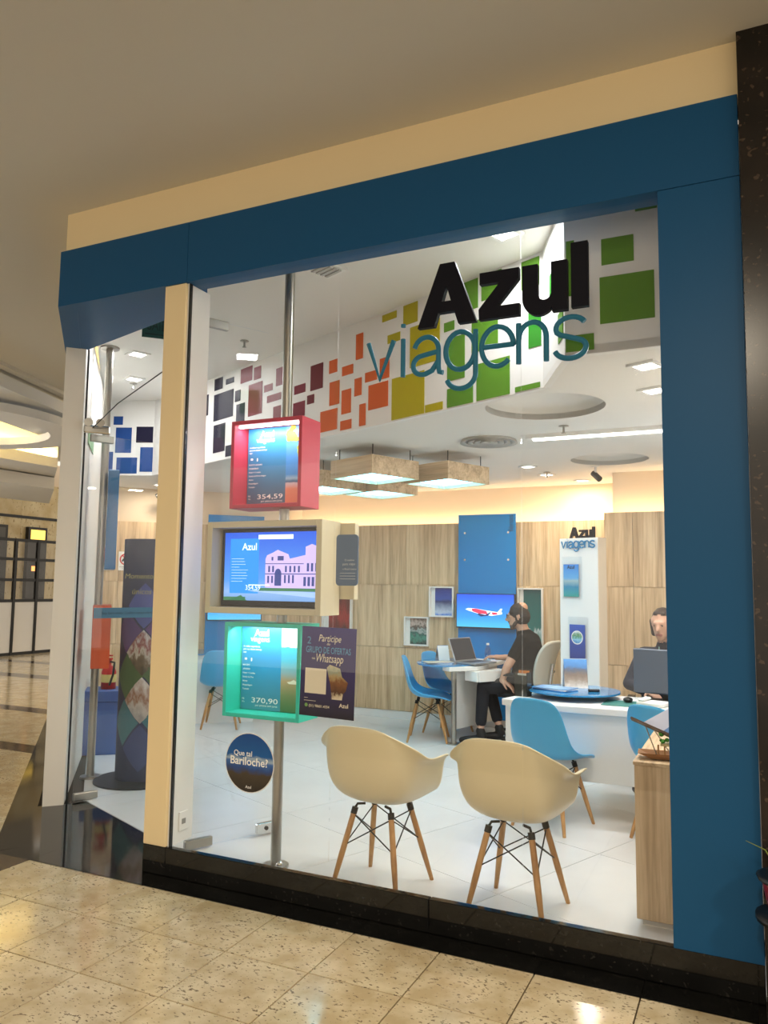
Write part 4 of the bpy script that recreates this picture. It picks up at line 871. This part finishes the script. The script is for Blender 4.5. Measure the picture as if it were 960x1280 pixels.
# framed photos in niches
def niche(x0, x1, z0, z1, pic, label, y=5.0):
    t = empty('photo_frame', ((x0+x1)/2, y-.03, z0), label=label, cat='photo frame'); w = .016
    b = MB(); b.box((x0, y-.05, z0), (x0+w, y-.001, z1)).box((x1-w, y-.05, z0), (x1, y-.001, z1)).box((x0+w, y-.05, z0), (x1-w, y-.001, z0+w)).box((x0+w, y-.05, z1-w), (x1-w, y-.001, z1)).box((x0+w, y-.01, z0+w), (x1-w, y-.001, z1-w)); obj('frame', b, M_WHITE, t)
    m = MB(frame((x0+w, y-.0115, z0+w), 0)); m.rect((x1-x0)*.16, 0, x1-x0-2*w, z1-z0-2*w, .0005); obj('picture', m, pic, t)
niche(-.103, .193, 1.176, 1.518, photo('town_photo', [(0, '#3f7fd8'), (.12, '#c8d4e8'), (.35, '#7f8fb0'), (.5, '#20386e'), (.6, '#2a4fa8'), (1, '#16308a')], noise=.1, nscale=6), 'white framed photo of a town by the sea under blue sky')
niche(-.41, -.11, .842, 1.17, photo('cove_photo', [(0, '#173b3a'), (.25, '#3a8f7c'), (.4, '#1f5a54'), (.52, '#a8b4b0'), (.65, '#3f342e'), (.8, '#c8b4a8'), (1, '#6f5a50')], noise=.35, nscale=6), 'white framed photo of rocks and green water, lower left of the other')
niche(.928, 1.205, .71, 1.514, photo('reef_photo', [(0, '#0f6a66'), (.3, '#1d8a80'), (.42, '#c8d4d4'), (.46, '#16706c'), (1, '#0d5656')], noise=.12, nscale=9), 'tall white framed photo of a teal lagoon behind the man')
niche(-1.50, -1.10, .90, 1.52, photo('diver_photo', [(0, '#0c0c0e'), (.4, '#a01f1a'), (.6, '#7a1512'), (1, '#140c0c')], noise=.4, nscale=4), 'white framed dark photo with red shapes beside the slate sign')
# second blue panel with screen on the angled wall
F45 = frame((-2.50, 4.54, 0), 45)
pn = empty('wall_panel', (-2.5, 4.5, .5), label='blue glass panel on the angled oak wall behind the pole display', cat='wall panel')
obj('blue_glass_sheet', MB(F45).box((-.34, .4, .025), (.34, 2.355, .045)), mat('blue_gloss', '#0082cc', .2, spec=.25), pn)
for x in (-.28, .28):
    for z in (.6, 2.12): obj('standoff', MB(F45).cyl((x, z, 0), (x, z, .03), .012, n=8), M_CHROME, pn)
wt = empty('television', (-2.42, 4.46, 1.07), label='wall television glowing blue on the angled wall', cat='television')
obj('tv_body', MB(F45).box((-.33, 1.08, .0465), (.33, 1.45, .09)), M_BLACK, wt)
m = MB(F45); m.rect(-.32, 1.09, .32, 1.44, .0905); obj('screen', m, photo('plane_sky', []), wt)
d2 = empty('desk', (-2.1, 3.9, 0), label='white desk with blue glass top partly hidden behind the pole display', cat='desk'); F = place((-2.33, 3.98, 0), -45)
obj('desk_top', MB(F).box((-.25, -.45, .70), (.30, .40, .74)), M_WHITE, d2, bevel=.003)
obj('glass_top', MB(F).prism([(.0+.33*math.cos(R(a)), -.25+.42*math.sin(R(a))) for a in range(0, 360, 12)], .741, .752), M_BGLASS, d2)
obj('side_panel', MB(F).box((.27, -.40, 0), (.295, .40, .70)), M_WHITE, d2)
obj('pole_leg', MB(F).cyl((-.1, -.40, 0), (-.1, -.40, .70), .026), M_STEEL, d2)

# ================================================================== WHITE DESK WITH ROUND GLASS TOP
d3 = empty('desk', (2.2, 2.35, 0), label='glossy white desk with raised round blue glass top', cat='desk')
obj('desk_top', MB().prism([(1.60, 2.10), (1.97, 1.97), (3.02, 1.99), (3.02, 2.66), (1.75, 2.66)], .69, .735), M_WHITE, d3, bevel=.004)
obj('front_panel', MB().prism([(1.72, 2.09), (1.98, 2.0), (2.98, 2.02), (2.98, 2.04), (1.985, 2.02), (1.73, 2.108)], .25, .69), mat('white_gloss', '#dfe1e0', .12), d3)
obj('end_panel', MB(place((1.62, 2.12, 0), -22.5)).box((0, 0, 0), (.10, .5, .69)), M_WHITE, d3, bevel=.003)
obj('end_panel', MB().box((2.96, 2.05, 0), (3.0, 2.62, .69)), M_WHITE, d3)
m = MB(); m.prism([(2.04+.325*math.cos(R(a)), 2.43+.325*math.sin(R(a))) for a in range(0, 360, 10)], .775, .787); obj('round_glass', m, M_BGLASS, d3)
for p, q in (((1.84, 2.25, .775), (1.98, 2.40, .735)), ((2.2, 2.3, .775), (2.06, 2.42, .735)), ((2.05, 2.65, .775), (2.03, 2.48, .735))): obj('glass_support', MB().cyl(p, q, .006, n=8), M_DKMETAL, d3)
tent('tent_card', (2.02, 2.58, .787), 20, .17, .21, 'photo tent card of a lakeside town on the round glass top', (PC1, mat('card_white', '#dfe6ea', .5)))
bro = empty('brochures', (1.93, 2.33, .787), 0, 'folded blue brochure pile on the round glass top', 'brochures')
for k in range(3): obj('brochure', MB(place((1.92, 2.36, .7875+k*.006), -30+k*9)).box((-.14, -.085, 0), (.14, .085, .0055)), [mat('bro_blue', '#3a7fc0', .4), mat('bro_white', '#d8dde2', .4), photo('bro_photo', [(0, '#3f86c8'), (.5, '#9cc4e6'), (1, '#5f8fc0')], 'X', noise=.2)][k], bro)
obj('pen_case', MB(place((2.19, 2.38, .787), 25)).box((-.04, -.012, 0), (.04, .012, .02)), M_BLACK, bevel=.004, label='small black stapler on the round glass top', cat='stapler')
t = empty('computer_mouse', (2.45, 2.36, .735), 0, 'black computer mouse on a green mat on the white desk', 'mouse')
obj('mouse_body', MB().sphere((2.43, 2.33, .757), .03, sq=(1.1, 1.6, .6)), M_BLACK, t)
obj('mouse_mat', MB().box((2.28, 2.13, .735), (2.62, 2.40, .739)), mat('mat_green', '#3f7f78', .7), t)
mo = empty('monitor', (2.72, 2.5, .735), 0, 'dark monitor seen from behind on the white desk', 'monitor'); F = place((2.66, 2.50, .735), -12)
obj('monitor_body', MB(F).box((-.22, -.015, .05), (.26, .02, .36)), mat('monitor_grey', '#3c4a5c', .35), mo, bevel=.006)
obj('monitor_foot', MB(F).box((-.12, -.07, 0), (.1, .08, .012)).box((-.02, .0, .012), (.02, .02, .06)), M_BLACK, mo)
t = empty('desk_phone', (2.58, 2.25, .735), 0, 'white desk phone with cable in front of the dark monitor', 'phone')
F = place((2.60, 2.27, .735), -15); obj('phone_body', MB(F).box((-.09, -.07, 0), (.09, .07, .03)), M_WHITE, t, bevel=.008); obj('handset', MB(F).box((-.08, -.07, .031), (-.035, .07, .05)), M_WHITE, t, bevel=.008)
t = empty('pen_holder', (1.69, 2.35, .735), 0, 'dark acrylic leaflet holder with colourful leaflets at the desk end', 'leaflet holder')
F = place((1.70, 2.30, .735), -10); obj('holder', MB(F).box((-.05, -.04, 0), (.05, -.035, .15)).box((-.05, .035, 0), (.05, .04, .19)).box((-.05, -.04, 0), (-.045, .04, .17)).box((.045, -.04, 0), (.05, .04, .17)), mat('smoke_acrylic', '#2c302e', .1), t)
for k in range(3): obj('leaflet', MB(F).box((-.042, -.02+k*.018, .003), (.042, -.014+k*.018, .14+k*.02)), [mat('leaf_g', '#4f8a3a', .5), mat('leaf_w', '#dfe2df', .5), mat('leaf_o', '#c87a3a', .5)][k], t)
# white sign pillar
sp = empty('sign_pillar', (1.80, 3.85, 0), -22.5, 'white information pillar topped by the shop name letters', 'sign pillar'); F = frame((1.615, 3.93, 0), -22.5)
obj('pillar_body', MB(F).box((0, 0, -.13), (.405, 1.975, 0)), mat('pillar_white', '#eaebec', .2), sp, bevel=.003)
obj('pillar_side', MB(F).box((.4055, 0, -.13), (.412, 1.975, -.002)), M_BEIGE, sp)
shop_sign(F @ Matrix.Translation((.10, 1.976, -.03)), .335, sp, M_INK, mat('sign_azure', '#1f7fb4', .35), .02, .0065, dx2=-.215, dz2=-.27, dd2=.031)
def holder(F, x0, x1, z0, z1, pic, name, word=None):
    o = obj('acrylic_holder', MB(F).box((x0-.02, z0-.02, .004), (x1+.03, z1+.07, .012)), glass_mat('acrylic', '#fbfdfe', .03), sp)
    m = MB(F); m.add([(x0, z0, .02), (x1, z0, .02), (x1, z1, .02), (x0, z1, .02), (x0, z0, .013), (x1, z0, .013), (x1, z1, .013), (x0, z1, .013)], [(0,1,2,3), (7,6,5,4), (0,4,5,1), (1,5,6,2), (2,6,7,3), (3,7,4,0)]); obj(name, m, pic, o)
    if word: m = MB(F); text(m, word, (x0+x1)/2, z1-.04, w=.08, d=.021, bold=.02, align='C'); obj('lettering', m, M_INK, o)
holder(F, .055, .215, 1.44, 1.735, photo('mag_photo', [(0, '#2f9f9a'), (.3, '#2a86b0'), (.5, '#9fb8c0'), (.58, '#5fa8e0'), (1, '#2f80d8')], noise=.06, nscale=5), 'magazine', 'Azul')
o = holder(F, .115, .275, .86, 1.19, photo('flyer_blue', [(0, '#16307a'), (1, '#2a55b8')], noise=.1, nscale=5), 'flyer')
m = MB(F); m.k = 0; m.disc(.195, 1.075, .062, d=.0215); m.k = 1; m.disc(.195, 1.075, .054, d=.022, n=16); obj('flyer_globe', m, [M_WHITE, photo('globe_print', [(0, '#2a78c0'), (.4, '#8fc8e0'), (.6, '#3f8a50'), (1, '#dce8f0')], noise=.4, nscale=6)], sp)
# ---- oak cabinet by the blue column
oc = empty('oak_cabinet', (2.9, .6, 0), label='oak display cabinet inside the window next to the blue column', cat='cabinet')
obj('cabinet_body', MB().box((2.71, .47, .04), (3.08, 1.40, .715)), M_OAK, oc, bevel=.002)
obj('cabinet_top', MB().box((2.705, .465, .7155), (3.085, 1.405, .73)), M_OAKY, oc)
obj('cabinet_plinth', MB().box((2.73, .52, 0), (3.07, 1.38, .039)), M_WHITE, oc)
bs = empty('brochure_stand', (2.85, .75, .73), 0, 'white and blue brochure leaning on a wire easel with a dark wooden ledge', 'brochure stand')
F = Matrix.Translation((2.84, .70, .98)) @ Matrix.Rotation(R(30), 4, 'Z') @ Matrix.Rotation(R(-38), 4, 'X')
F = frame((2.735, .60, .885), -16) @ Matrix.Rotation(R(-17), 4, 'Z') @ Matrix.Rotation(R(-34), 4, 'X')
obj('ledge', MB(F).box((-.055, -.009, -.008), (.28, .0, .02)), mat('ledge_brown', '#4b3423', .5), bs)
m = MB(F); m.add([(0, 0, .002), (.26, 0, .002), (.26, .40, .002), (.0, .0, -.002), (.26, 0, -.002), (.26, .40, -.002)], [(0,1,2), (5,4,3), (0,3,4,1), (1,4,5,2), (2,5,3,0)]); obj('brochure', m, mat('bro_pale', '#ccd0e2', .4), bs)
m = MB(F); m.poly([(.10, .002), (.19, .002), (.26, .08), (.26, .17), (.15, .10)], .003); obj('blue_wave', m, mat('bro_wave', '#5f8fc8', .4), bs)
m = MB(F); m.rect(.20, .15, .235, .16, .003); m.rect(.21, .19, .25, .20, .003); m.rect(.22, .25, .25, .258, .003); obj('lettering', m, mat('print_indigo', '#4a5a98', .5), bs)
for x in (.05, .25): obj('easel_leg', MB().cyl(F @ Vector((x, .0, -.004)), (2.80+x*.6, .80, .73), .004, n=6), M_STEEL, bs)
obj('easel_leg', MB().cyl(F @ Vector((.02, -.01, 0)), (2.80, .60, .7305), .003, n=6), M_STEEL, bs)
tr = empty('wooden_tray', (2.9, .62, .73), 0, 'small wooden tray with miniature green hedge and pegs on the cabinet', 'tray')
m = MB(place((2.865, .58, .73), 5)); m.add([(-.15, -.05, .03), (.16, -.05, .03), (.16, .06, .03), (-.15, .06, .03), (-.09, -.03, .004), (.12, -.03, .004), (.12, .04, .004), (-.09, .04, .004)], [(4,5,1,0), (5,6,2,1), (6,7,3,2), (7,4,0,3), (7,6,5,4), (4,5,6,7)]); obj('tray_dish', m, wood('tray_wood', '#7d5534', '#9a6d45', '#b58758', 'X', 1.5), tr)
F = place((2.865, .58, .73), 5)
for k in range(7): obj('peg', MB(F).cyl((-.06+k*.028, .0, .012), (-.06+k*.028, .0, .065), .004, n=6), M_LEG, tr)
obj('deck_board', MB(F).box((-.05, -.03, .065), (.15, .035, .075)), mat('deck_sand', '#c9b98c', .6), tr)
m = MB(F)
for k in range(40): m.sphere((random.uniform(-.05, .15), random.uniform(-.03, .035), random.uniform(.08, .115)), random.uniform(.008, .014), 6, 4)
obj('hedge', m, mat('hedge_green', '#3f8a2a', .7, var=.35, vscale=60), tr)
m = MB(F)
for k in range(16): m.sphere((random.uniform(-.04, .14), random.uniform(-.02, .025), random.uniform(.03, .055)), random.uniform(.007, .011), 6, 4)
obj('moss', m, mat('moss_green', '#5a7a3a', .8), tr)

# ================================================================== OFFICE CHAIRS
def office_chair(loc, az, label, m_back):
    t = empty('office_chair', loc, az, label, 'chair'); F = place(loc, az)
    rows = [[(0, .22, .46), (.12, .22, .46), (.20, .2, .465), (.235, .17, .475)], [(0, .0, .455), (.13, .0, .457), (.22, .0, .465), (.25, .0, .475)], [(0, -.2, .465), (.12, -.2, .467), (.2, -.19, .472), (.235, -.18, .48)]]
    v, f = shell_mesh(rows, .05); m = MB(F); m.add(v, f, True); obj('seat', m, mat('seat_black', '#17181a', .8), t)
    rows = [[(0, -.235, .56), (.1, -.225, .56), (.17, -.205, .565), (.19, -.19, .57)], [(0, -.25, .74), (.12, -.24, .74), (.19, -.215, .74), (.22, -.20, .74)], [(0, -.30, .92), (.11, -.29, .92), (.18, -.27, .915), (.205, -.255, .91)], [(0, -.345, 1.0), (.10, -.34, 1.0), (.15, -.325, .99), (.175, -.315, .975)]]
    v, f = shell_mesh(rows, .03); m = MB(F); m.add(v, f, True); obj('backrest', m, m_back, t)
    obj('back_support', MB(F).tube([(0, -.12, .42), (0, -.25, .45), (0, -.275, .62), (0, -.30, .78)], .018, 8), M_CHROME, t)
    for s in (-1, 1):
        a = obj('arm_support', MB(F).tube([(s*.22, -.05, .44), (s*.29, -.05, .50), (s*.29, -.06, .66)], .014, 8), M_CHROME, t)
        obj('arm_pad', MB(F).box((s*.29-.03, -.18, .66), (s*.29+.03, .08, .69)), M_BLACK, a, bevel=.01, seg=2)
    obj('gas_lift', MB(F).cyl((0, 0, .11), (0, 0, .44), .026), M_CHROME, t)
    for k in range(5):
        a = R(72*k+20); c, s = math.cos(a), math.sin(a)
        leg = obj('base_arm', MB(F).tube([(0, 0, .125), (c*.15, s*.15, .11), (c*.29, s*.29, .085)], [.026, .022, .014], 8), M_CHROME, t)
        p = Vector((c*.29, s*.29, .03)); q = Vector((-s, c, 0)); obj('caster', MB(F).cyl(p-q*.022, p+q*.022, .03, n=14).cyl((p.x, p.y, .04), (p.x, p.y, .085), .008, n=6), M_BLACK, leg)
    return t
office_chair((1.16, 4.38, 0), 78, 'pale grey office chair under the seated man at the desk', mat('mesh_grey', '#c3bfb2', .6))
office_chair((2.66, 3.02, 0), 190, 'dark office chair behind the white desk, only its casters showing', M_BLACK)

# ================================================================== PEOPLE
def person(name, caps, mats, label, vox=.009, smooth=3):
    """caps: (p0, r0, p1, r1, material index) tapered capsules fused into one continuous skin"""
    bm = bmesh.new()
    for p0, r0, p1, r1, mi in caps:
        vs = []
        for p, r_ in ((Vector(p0), r0), (Vector(p1), r1)):
            for i in range(7):
                t = math.pi*i/6
                for j in range(10):
                    a = 2*math.pi*j/10; vs.append(bm.verts.new(p+Vector((math.sin(t)*math.cos(a), math.sin(t)*math.sin(a), math.cos(t)))*r_))
        g = bmesh.ops.convex_hull(bm, input=vs)
        bmesh.ops.delete(bm, geom=list({e for e in g['geom_interior']+g['geom_unused'] if isinstance(e, bmesh.types.BMVert)}), context='VERTS')
    me = bpy.data.meshes.new('tmp'); bm.to_mesh(me); bm.free()
    o = bpy.data.objects.new('tmp', me); COL.objects.link(o)
    r_ = o.modifiers.new('r', 'REMESH'); r_.mode = 'VOXEL'; r_.voxel_size = vox
    s = o.modifiers.new('s', 'SMOOTH'); s.iterations = smooth; s.factor = .5
    dg = bpy.context.evaluated_depsgraph_get(); m2 = bpy.data.meshes.new_from_object(o.evaluated_get(dg))
    n = len(m2.polygons); cen = np.empty(n*3); m2.polygons.foreach_get('center', cen); cen = cen.reshape(-1, 3)
    best = np.full(n, 1e9); mid = np.zeros(n, int)
    for p0, r0, p1, r1, mi in caps:
        a, b = np.array(p0, float), np.array(p1, float); d = b-a; L = max(d@d, 1e-9); t = np.clip((cen-a)@d/L, 0, 1)
        ds_ = np.linalg.norm(cen-(a+t[:, None]*d), axis=1)-(r0+(r1-r0)*t)
        k = ds_ < best; best[k] = ds_[k]; mid[k] = mi
    m2.materials.clear()
    for m in mats: m2.materials.append(m)
    m2.polygons.foreach_set('material_index', mid.astype(np.int32)); m2.polygons.foreach_set('use_smooth', np.ones(n, bool)); m2.update()
    bpy.data.objects.remove(o); bpy.data.meshes.remove(me)
    return m2
M_SKIN = mat('skin', '#c99a80', .55); M_HAIR = mat('hair_dark', '#241a16', .7); M_TEE = mat('black_tee', '#08090c', .9, spec=.15, var=.2, vscale=9); M_JEAN = mat('dark_jeans', '#12141d', .85, var=.2, vscale=12); M_SHOE = mat('shoe_black', '#121011', .6); M_NAVY = mat('navy_sweater', '#11172a', .85)
def head(c, fx, s=1.0, hair=1, beard=True, bald=False, side=(0, 1, 0)):
    """capsules of a head centred at c that looks along fx"""
    f = Vector(fx).normalized(); u = Vector((0, 0, 1)); r_ = f.cross(u).normalized(); u = r_.cross(f); c = Vector(c)
    P = lambda a, b, d: c+(f*a+r_*b+u*d)*s
    H = hair; S = 0; out = [(P(-.015, 0, .03), .088*s, P(-.02, 0, .035), .088*s, S), (P(.025, 0, .0), .068*s, P(.035, 0, -.055), .055*s, S),
        (P(.055, 0, -.085), .033*s, P(.045, 0, -.075), .036*s, S), (P(.085, 0, .02), .012*s, P(.112, 0, -.018), .014*s, S), (P(.10, .0, -.022), .012*s, P(.095, 0, -.025), .015*s, S),
        (P(.078, -.03, .035), .014*s, P(.078, .03, .035), .014*s, S), (P(.082, -.018, -.058), .011*s, P(.082, .018, -.058), .011*s, 4)]
    for b in (-1, 1):
        out += [(P(-.005, b*.082, .015), .012*s, P(-.01, b*.085, -.02), .010*s, S), (P(-.018, b*.088, .02), .009*s, P(-.022, b*.088, -.005), .008*s, S), (P(.083, b*.032, .018), .0065*s, P(.083, b*.030, .018), .0065*s, 5)]
    if bald:
        out += [(P(-.014, 0, .046), .095*s, P(-.045, 0, .0), .089*s, H), (P(.03, -.035, .082), .028*s, P(.03, .035, .082), .028*s, H), (P(-.03, -.05, -.03), .042*s, P(-.03, .05, -.03), .042*s, H),
                (P(-.055, -.006, .088), .055*s, P(-.06, .006, .086), .055*s, S)]
    else:
        out += [(P(-.035, 0, .05), .088*s, P(-.05, 0, .0), .085*s, H), (P(.02, -.03, .094), .026*s, P(.02, .03, .094), .026*s, H), (P(-.03, -.06, -.02), .04*s, P(-.03, .06, -.02), .04*s, H), (P(-.012, -.08, .03), .024*s, P(-.015, -.078, -.075), .022*s, H), (P(-.012, .08, .03), .024*s, P(-.015, .078, -.075), .022*s, H)]
    if beard: out += [(P(.056, -.016, -.088), .031*s, P(.056, .016, -.088), .031*s, 6), (P(.035, -.042, -.07), .021*s, P(.015, -.052, -.045), .016*s, 6), (P(.035, .042, -.07), .021*s, P(.015, .052, -.045), .016*s, 6), (P(.084, -.018, -.042), .010*s, P(.084, .018, -.042), .010*s, 6)]
    return out
def hand(w, d, n, curl=.5, s=1.0, mi=0):
    """hand at wrist w, fingers along d, palm normal n (fingers curl towards n)"""
    w = Vector(w); d = Vector(d).normalized(); n = Vector(n); n = (n-d*n.dot(d)).normalized(); t = d.cross(n); out = []
    out += [(w, .026*s, w+d*.03*s, .028*s, mi)]
    for k, L in ((-1.5, .072), (-.5, .082), (.5, .078), (1.5, .062)):
        a = w+d*.02*s+t*k*.012*s; b = w+d*.088*s+t*k*.019*s; out.append((a, .016*s, b, .0125*s, mi))
        p = b; dr = d
        for q in range(3):
            dr = (dr+n*curl*.55).normalized(); e = p+dr*L*s*(.42, .33, .25)[q]; out.append((p, (.0105-.001*q)*s, e, (.0095-.001*q)*s, mi)); p = e
    a = w+d*.02*s-t*.025*s; b = a+(d*.6-t*.7+n*.3).normalized()*.045*s; e = b+(d*.9-t*.2+n*.4).normalized()*.045*s
    return out+[(a, .015*s, b, .012*s, mi), (b, .0115*s, e, .009*s, mi)]
# ---- seated man, facing the laptop
fx = Vector((-.96, -.22, -.10)); hips = Vector((1.02, 4.38, .56))
hc = Vector((1.00, 4.33, 1.225)); neck = Vector((1.06, 4.35, 1.08)); ch = Vector((1.10, 4.37, .93))
sd = Vector((.22, -.97, 0))       # towards his left (camera side)
shL, shR = Vector((1.08, 4.20, 1.0)), Vector((1.11, 4.54, 1.0))
caps = head(hc, fx, 1.0, 1, True, True)
caps += [(hc+Vector((.03, .01, -.06)), .058, neck+Vector((.0, 0, .0)), .06, 0), (neck-Vector((0, 0, .02)), .072, ch+Vector((0, 0, .03)), .13, 2)]
caps += [(shL+Vector((0, .02, -.01)), .075, shR+Vector((0, -.02, -.01)), .075, 2), (ch+sd*.06, .14, hips+Vector((.05, 0, .10))+sd*.05, .145, 2), (ch-sd*.06, .14, hips+Vector((.05, 0, .10))-sd*.05, .145, 2)]
caps += [(hips+Vector((.04, 0, .02))+sd*.06, .135, hips+Vector((.04, 0, .02))-sd*.06, .135, 3)]
eL, wL = Vector((.965, 4.10, .76)), Vector((.90, 4.13, .615))       # left arm: hand resting on the thigh
caps += [(shL, .064, shL+(eL-shL)*.6, .058, 2), (shL+(eL-shL)*.62, .048, eL, .043, 0), (eL, .043, eL+(wL-eL)*.35, .043, 0), (eL+(wL-eL)*.35, .042, wL, .028, 0)]
caps += hand(wL, (.75, .05, -.45), (-.2, 0, -1), .5)
eR, wR = Vector((.95, 4.60, .80)), Vector((.76, 4.50, .80))          # right arm: hand at the keyboard
caps += [(shR, .064, shR+(eR-shR)*.6, .058, 2), (shR+(eR-shR)*.62, .048, eR, .042, 0), (eR, .042, wR, .028, 0)]
caps += hand(wR, (-.9, -.3, .1), (-.2, 0, -1), .75)
for s, kx, ky, ax, ay in ((1, .70, 4.16, .69, 4.10), (-1, .66, 4.46, .80, 4.36)):
    h = hips+Vector((0, 0, .0))+sd*.09*s; kn = Vector((kx, ky, .54)); an = Vector((ax, ay, .13)); cuff = kn+(an-kn)*.80
    caps += [(h, .105, kn, .068, 3), (kn, .067, kn+(cuff-kn)*.5, .064, 3), (kn+(cuff-kn)*.5, .064, cuff, .058, 3), (cuff, .04, an, .036, 0), (an+Vector((0, 0, -.01)), .046, an+Vector((.015, .005, -.07)), .05, 5),
             (an+Vector((.02, .01, -.085)), .042, an+Vector((-.12, -.05, -.095)), .036, 5), (an+Vector((-.12, -.05, -.095)), .036, an+Vector((-.17, -.07, -.10)), .028, 5)]
pm = empty('person', (1.12, 4.38, 0), 0, 'man in black t-shirt, dark jeans and glasses sitting at the laptop', 'person')
me = person('body', [(tuple(a), b, tuple(c), d, e) for a, b, c, d, e in caps], [M_SKIN, M_HAIR, M_TEE, M_JEAN, mat('lips', '#a86a5c', .5), M_SHOE, mat('beard', '#4a382f', .8)], '', .007, 2)
def attach(me, parent, name='body'):
    me.transform(WM[parent.name].inverted()); o = bpy.data.objects.new(name, me); COL.objects.link(o); o.parent = parent; WM[o.name] = WM[parent.name]; return o
me.transform(Matrix.Translation((.10, 0, 0))); attach(me, pm)
f = fx.normalized(); r_ = f.cross(Vector((0, 0, 1))).normalized(); u = r_.cross(f)
gl = MB(); P = lambda a, b, d: hc+Vector((.10, 0, 0))+f*a+r_*b+u*d
for b in (-1, 1):
    gl.tube([P(.102, b*.034+.026*math.cos(R(a)), .018+.018*math.sin(R(a))) for a in range(0, 361, 30)], .003, 6); gl.tube([P(.10, b*.058, .024), P(.03, b*.085, .026), P(-.02, b*.092, .022)], .003, 6)
gl.tube([P(.104, -.010, .02), P(.104, .010, .02)], .003, 6); obj('glasses', gl, M_BLACK, pm)
# ---- woman behind the white desk
fx2 = Vector((-.25, -.95, -.2)); hc2 = Vector((2.60, 2.98, 1.245)); nk = Vector((2.61, 3.03, 1.10)); c2 = Vector((2.62, 3.05, .90)); hp = Vector((2.63, 3.06, .56))
caps = head(hc2, fx2, .96, 1, False)
caps += [(hc2+Vector((.005, .04, -.06)), .05, nk, .052, 0), (nk-Vector((0, 0, .02)), .065, c2, .12, 2), (Vector((2.46, 3.04, 1.01)), .066, Vector((2.79, 3.06, 1.01)), .066, 2), (c2+Vector((-.05, 0, 0)), .125, hp+Vector((-.04, 0, .06)), .125, 2), (c2+Vector((.05, 0, 0)), .125, hp+Vector((.04, 0, .06)), .125, 2), (hp+Vector((-.07, 0, .02)), .12, hp+Vector((.07, 0, .02)), .12, 3)]
for s, sh, el, wr in ((1, (2.45, 3.03, 1.0), (2.36, 2.92, .80), (2.52, 2.74, .765)), (-1, (2.80, 3.05, 1.0), (2.86, 2.90, .78), (2.76, 2.72, .79))):
    caps += [(sh, .062, el, .05, 2), (el, .05, wr, .036, 2)]; caps += hand(wr, (Vector((.5*s, -.7, -.05))), (0, 0, -1), .4, .92)
for s in (-1, 1):
    h = hp+Vector((s*.08, 0, .0)); kn = Vector((2.63+s*.10, 2.66, .50)); an = Vector((2.63+s*.10, 2.74, .10))
    caps += [(h, .095, kn, .062, 3), (kn, .06, an, .042, 3), (an+Vector((0, .02, -.05)), .04, an+Vector((0, -.13, -.065)), .03, 5)]
pw = empty('person', (2.63, 3.05, 0), 0, 'dark haired person in navy sweater half hidden behind the monitor', 'person')
attach(person('body', [(tuple(a), b, tuple(c), d, e) for a, b, c, d, e in caps], [M_SKIN, mat('hair_brown', '#33231b', .6), M_NAVY, M_JEAN, mat('lips', '#a86a5c', .5), M_SHOE], '', .009, 2), pw)
obj('lanyard', MB().tube([(2.575, 3.02, 1.12), (2.575, 2.935, 1.03), (2.60, 2.90, .93), (2.63, 2.93, 1.03), (2.655, 3.03, 1.12)], .005, 6), mat('lanyard_green', '#6f8f80', .6), pw)

# ---- flower pot on its stand at the pier
t = empty('potted_plant', (3.318, -.2, 0), 0, 'red flower pot with thin grass on a slim stand against the dark pier', 'potted plant'); c = (3.318, -.2)
m = MB(); m.lathe([(.001, 0), (.075, 0), (.095, .10), (.10, .115), (.088, .115)], (c[0], c[1], .40), 20); obj('pot', m, mat('pot_red', '#8a1420', .35), t)
m = MB(); m.lathe([(.11, 0), (.115, .012), (.10, .02), (.001, .02)], (c[0], c[1], .515), 20); obj('soil', m, M_BLACK, t)
m = MB(); m.lathe([(.001, 0), (.12, 0), (.12, .02), (.001, .02)], (c[0], c[1], .38), 20); obj('stand_top', m, M_BLACK, t)
obj('stand_column', MB().box((c[0]-.05, c[1]-.05, .02), (c[0]+.05, c[1]+.05, .38)), mat('stand_cream', '#b8a888', .6), t)
obj('stand_foot', MB().box((c[0]-.09, c[1]-.09, 0), (c[0]+.09, c[1]+.09, .02)), M_BLACK, t)
for k in range(10):
    a = random.uniform(0, 6.28); L = random.uniform(.05, .11); p0 = Vector((c[0]+random.uniform(-.05, .05), c[1]+random.uniform(-.05, .05), .53))
    obj('grass_blade', MB().tube([p0, p0+Vector((math.cos(a)*L*.4, math.sin(a)*L*.4, .07)), p0+Vector((math.cos(a)*L, math.sin(a)*L, .09))], [.003, .0025, .001], 5), mat('grass_olive', '#7c8a3a', .7), t)
